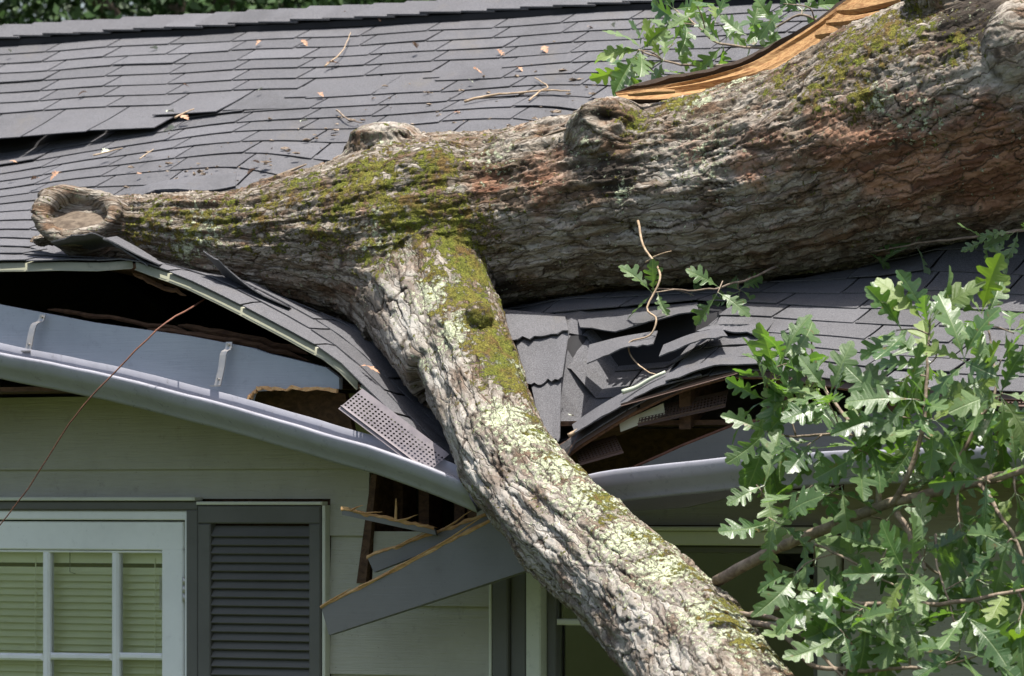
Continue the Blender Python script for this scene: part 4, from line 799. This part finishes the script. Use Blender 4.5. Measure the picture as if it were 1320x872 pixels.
plank('broken_board', [(482, 738), (640, 676), (632, 662), (473, 718)], [.13, .17, .17, .13], .022, 'board', 'short grey plank with torn pale wood end tucked behind the long hanging board', 'board', .007)
plank('broken_board', [(441, 664), (562, 690), (560, 681), (440, 656)], [.02, .12, .12, .02], .03, 'board', 'narrow grey batten with bare wood top sticking out left under the gutter end', 'board', .007)
tag(obj('splinter', tube([at_v(510, 671, .05), at_v(510.5, 655, .05), at_v(510.5, 643, .05)], [.005, .004, .002], 5), MT['rawwood']), 'thin yellow splinter standing upright on the narrow batten', 'splinter')
def stem(name, pts, r0, r1, mat, label, cat, n=30, group=None, wob=.004):
    P_ = catmull([at_v(*p) for p in pts], n); P_ = P_+np.stack([fbm(P_*12+k*9, 2) for k in range(3)], 1)*wob; return tag(obj(name, tube(P_, np.linspace(r0, r1, n), 7), MT[mat], None, True), label, cat, group)
stem('bare_stem', [(268, 384, .1), (240, 400, -.05), (200, 428, -.18), (150, 478, -.25), (110, 520, -.28), (80, 560, -.28), (40, 625, -.28), (-10, 690, -.28), (-60, 760, -.28)], .0032, .0017, 'vine', 'thin red-brown stem leaning across the left gutter and blue fascia', 'stem')
stem('dangling_twig', [(822, 285, .42), (830, 318, .38), (848, 345, .36), (850, 362, .34), (834, 398, .3), (846, 410, .28), (838, 432, .26), (812, 442, .24), (813, 458, .22), (828, 475, .18), (846, 484, .12)], .004, .002, 'tan', 'pale crooked twig dangling from under the trunk onto the torn shingles', 'twig', 44)
stem('twig', [(832, 338, .37), (845, 330, .37), (866, 324, .37)], .0025, .0015, 'tan', 'tiny pale side twig beside the crooked dangling twig', 'twig', 10)
def onroof(x, y, off=.02):       # a point on the untouched roof plane at a pixel
    r = ray(x, y); k = sT*r[0]+cT; d = (ZE+off-CAM[2]-SL*cT*16.7)/(r[2]-SL*k); return CAM+d*r
def rstick(pts, r, label, mat='twig'):
    P_ = catmull([onroof(x, y, .026) for x, y in pts], 5*len(pts)); P_ = P_+np.stack([fbm(P_*15+k*9, 2) for k in range(3)], 1)*.003; tag(obj('twig', tube(P_, np.linspace(r*.7, r*.35, len(P_)), 6), MT[mat], None, True), label, 'twig', 'broken twigs on the upper roof')
rstick([(598, 131), (625, 125), (655, 121), (700, 117), (735, 118)], .008, 'longest broken twig lying on the upper shingles behind the trunk', 'tan')
rstick([(682, 130), (695, 118), (706, 112), (690, 100)], .005, 'bent short twig crossing the end of the longest twig on the roof', 'tan')
rstick([(418, 86), (432, 76), (444, 62), (452, 42)], .004, 'thin curved twig near the ridge above the lifted shingle', 'tan')
rstick([(434, 142), (448, 154), (466, 158)], .005, 'small dark curved twig just behind the healed knot', 'twig')
rstick([(225, 152), (238, 146), (250, 141)], .006, 'little twig with dry buds on the left shingle crease', 'tan')
rstick([(120, 200), (140, 196), (158, 192)], .005, 'pale twig scrap lying on the sunken left shingles', 'tan')
rstick([(180, 205), (190, 198), (198, 192)], .003, 'hair-thin twig on the sunken left shingles', 'tan')
dl = [leaf_mesh(50+k) for k in range(4)]
for m_ in dl: m_.materials.clear(); m_.materials.append(MT['deadleaf'])
lm2 = [leaf_mesh(60+k) for k in range(2)]
for m_ in lm2: m_.materials.clear(); m_.materials.append(MT['lichenm'])
spots = [(338, 53, 0, 'reddish dry leaf scrap just under the ridge above the crease'), (192, 62, 1, 'pale flake near the ridge toward its left end'), (420, 83, 0, 'dry leaf scrap at the foot of the thin curved twig'), (397, 156, 1, 'pale flake midway between the crease and the healed knot'),
    (232, 150, 0, 'dry leaf scrap on the twig at the right end of the crease'), (130, 198, 1, 'pale flake beside the twig scrap on the sunken shingles'), (245, 112, 0, 'dry leaf scrap directly above the right end of the crease'), (112, 119, 0, 'dry leaf scrap above the long left tabs of the crease'), (330, 118, 1, 'pale flake right of the crease, halfway down the roof'),
    (538, 63, 0, 'orange dry leaf scrap high on the roof above the healed knot'), (606, 104, 1, 'pale flake just above the longest twig'), (585, 145, 0, 'dry leaf scrap just below the left end of the longest twig'), (520, 178, 1, 'pale flake right behind the healed knot'), (573, 180, 1, 'widest pale flake lying against the trunk right of the knot'),
    (757, 34, 0, 'dry leaf scrap near the ridge left of the leafy spray'), (792, 36, 1, 'pale flake at the left tip of the leafy spray'), (664, 86, 0, 'dry leaf scrap straight above the bent short twig'), (622, 95, 0, 'small dry leaf scrap between two flakes above the longest twig'), (225, 145, 1, 'pale flake left beside the twig at the crease end'), (210, 170, 1, 'pale flake just below the crease end'),
    (51, 230, 0, 'dark dry leaf scrap just above the callus-ringed stub'), (78, 222, 0, 'dark dry leaf scrap up and right of the ringed stub'), (22, 210, 0, 'reddish dry leaf scrap at the left edge under the crease'), (388, 52, 0, 'tiny dry leaf scrap near the ridge left of the curved twig'), (490, 23, 0, 'dry leaf scrap on the ridge cap line above the knot'), (176, 224, 0, 'dry leaf scrap right of the ringed stub on sunken shingles'),
    (325, 208, 0, 'upper of two dry leaf scraps near the trunk edge'), (330, 218, 0, 'lower of two dry leaf scraps near the trunk edge'), (455, 18, 0, 'dry leaf scrap touching the ridge vent above the curved twig'), (408, 120, 0, 'dry leaf scrap down and left of the small dark twig'), (15, 68, 1, 'pale flake under the ridge at the far left'), (640, 64, 0, 'lone dry leaf scrap in the upper middle of the roof'), (700, 60, 0, 'dry leaf scrap upper roof, left below the leafy spray')]
for i, (x, y, kd, lab) in enumerate(spots):
    p = onroof(x, y, .024); o = link('dry_leaf' if not kd else 'lichen_flake', random.choice(lm2 if kd else dl), p); L = random.uniform(.025, .045); o.scale = (L, L*1.3, L*1.6)
    o.rotation_euler = (random.uniform(-.5, .5), random.uniform(-.5, .5)-.2, random.uniform(0, 6.28))
    tag(o, lab, 'flake' if kd else 'leaf', 'lichen flakes on the upper roof' if kd else 'dry leaf scraps on the upper roof')
def scrap(x, y, v, L, kd, label):
    o = link('lichen_flake' if kd else 'dry_leaf', random.choice(lm2 if kd else dl), rp(*[np.array(q) for q in uv(at_v(x, y, v))], .02)+0 if False else at_v(x, y, v)); o.scale = (L, L, L*1.5); o.rotation_euler = (.4, -.3, random.uniform(0, 6)); tag(o, label, 'flake' if kd else 'leaf')
scrap(465, 472, .06, .05, 0, 'dry tan leaf scrap on the sagging shingles left of the limb')
scrap(743, 537, .08, .03, 1, 'pale flake on the lower right shingles beside the limb')
stem('lichen_twig', [(802, 506, .0), (822, 498, .02), (858, 480, .05)], .008, .005, 'lichenm', 'stubby lichen-covered twig at the lip of the torn shingles', 'twig', 12)
stem('lichen_twig', [(733, 562, -.02), (750, 552, .0), (768, 541, .02)], .007, .004, 'tan', 'stubby bare twig lying on the shingles right beside the limb', 'twig', 12)

Lv = []; rg5 = np.random.default_rng(9)
for _ in range(150):
    t_ = rg5.random(); x = 150+t_*620; yt = np.interp(x, [150, 280, 400, 450, 545, 600, 700, 740, 770], [262, 250, 205, 175, 180, 188, 160, 138, 120]); p = onroof(x, yt-abs(rg5.normal())*34-2, .012+.004*rg5.random())
    s_ = .002+.006*rg5.random()**2; b_ = ball(p, (s_*1.8*rg5.uniform(.5, 1.6), s_, s_*.5), 5, 3); Lv.append((b_[0]+rg5.normal(size=b_[0].shape)*s_*.25, b_[1]))
tag(obj('bark_litter', merge(*Lv), MT['twig']), 'brown crumbs of bark strewn on the shingles along the upper edge of trunk', 'litter', kind='stuff')
# ------------------------------------------------------------------ trees behind the house
nb = N('background_foliage', .5, .4); nb.col(nb.mix(nb.ramp(nb.noise(1.5, 4), .35, .7), (.022, .05, .012), (.06, .115, .025))); nbm = nb.m
def crown(c, rad, n, L, seed):
    rg = np.random.default_rng(seed); ncl = 70; d = rg.normal(size=(ncl, 3)); d /= np.linalg.norm(d, axis=1)[:, None]; cl = c+d*np.array(rad)*(rg.random((ncl, 1))**.4)*.85
    ce = cl[rg.integers(0, ncl, n)]+rg.normal(size=(n, 3))*np.array(rad)*.15; a_ = rg.normal(size=(n, 3)); a_ /= np.linalg.norm(a_, axis=1)[:, None]; b_ = np.cross(a_, rg.normal(size=(n, 3))); b_ /= np.linalg.norm(b_, axis=1)[:, None]
    l_ = L*rg.uniform(.6, 1.4, (n, 1)); V = np.stack([ce-a_*l_, ce+b_*l_*.45, ce+a_*l_, ce-b_*l_*.45], 1).reshape(-1, 3); return V, np.arange(4*n).reshape(-1, 4).tolist()
TB = [(-4.5, 9, 4.0, 'broad dark tree behind the left end of the ridge'), (-1.6, 10.5, 4.4, 'dark leafy tree behind the ridge between its two neighbours'), (1.2, 11.5, 4.6, 'dark tree behind the middle of the ridge'), (4.5, 13, 5.0, 'dark tree hidden mostly by the trunk at right behind the ridge'), (-7.5, 14, 5.2, 'tall tree farthest left behind the house'), (-4.2, 14.5, 5.3, 'rear dark tree filling the gap above the left ridge'), (-.6, 15.5, 5.4, 'rear dark tree filling the gap above the middle ridge')]
for i, (x, y, z, lab) in enumerate(TB):
    if i == 3: continue
    t = tag(empty('background_tree', (x, y, 0)), lab, 'tree', 'trees behind the house')
    c = np.array([x, y, z]); br = [tube(catmull([(x, y, 0), (x+.1, y, 2.), (x-.05, y+.1, 4.2), (x+.1, y, 6)], 12), np.linspace(.2, .06, 12), 8)]
    for k in range(6):
        a_ = k*1.05; br.append(tube(catmull([(x, y, 1.8+.5*k), (x+.8*math.cos(a_), y+.8*math.sin(a_), 2.6+.5*k), (x+1.6*math.cos(a_), y+1.6*math.sin(a_), 3.1+.5*k)], 7), np.linspace(.08, .02, 7), 6))
    obj('trunk', merge(*br), MT['twig'], t, True); obj('crown', crown(c, (2.2, 1.8, 2.9), 60000, 0.036, 40+i), nbm, t)
print('LEAVES', nleaf, 'TRUNKV', nv)
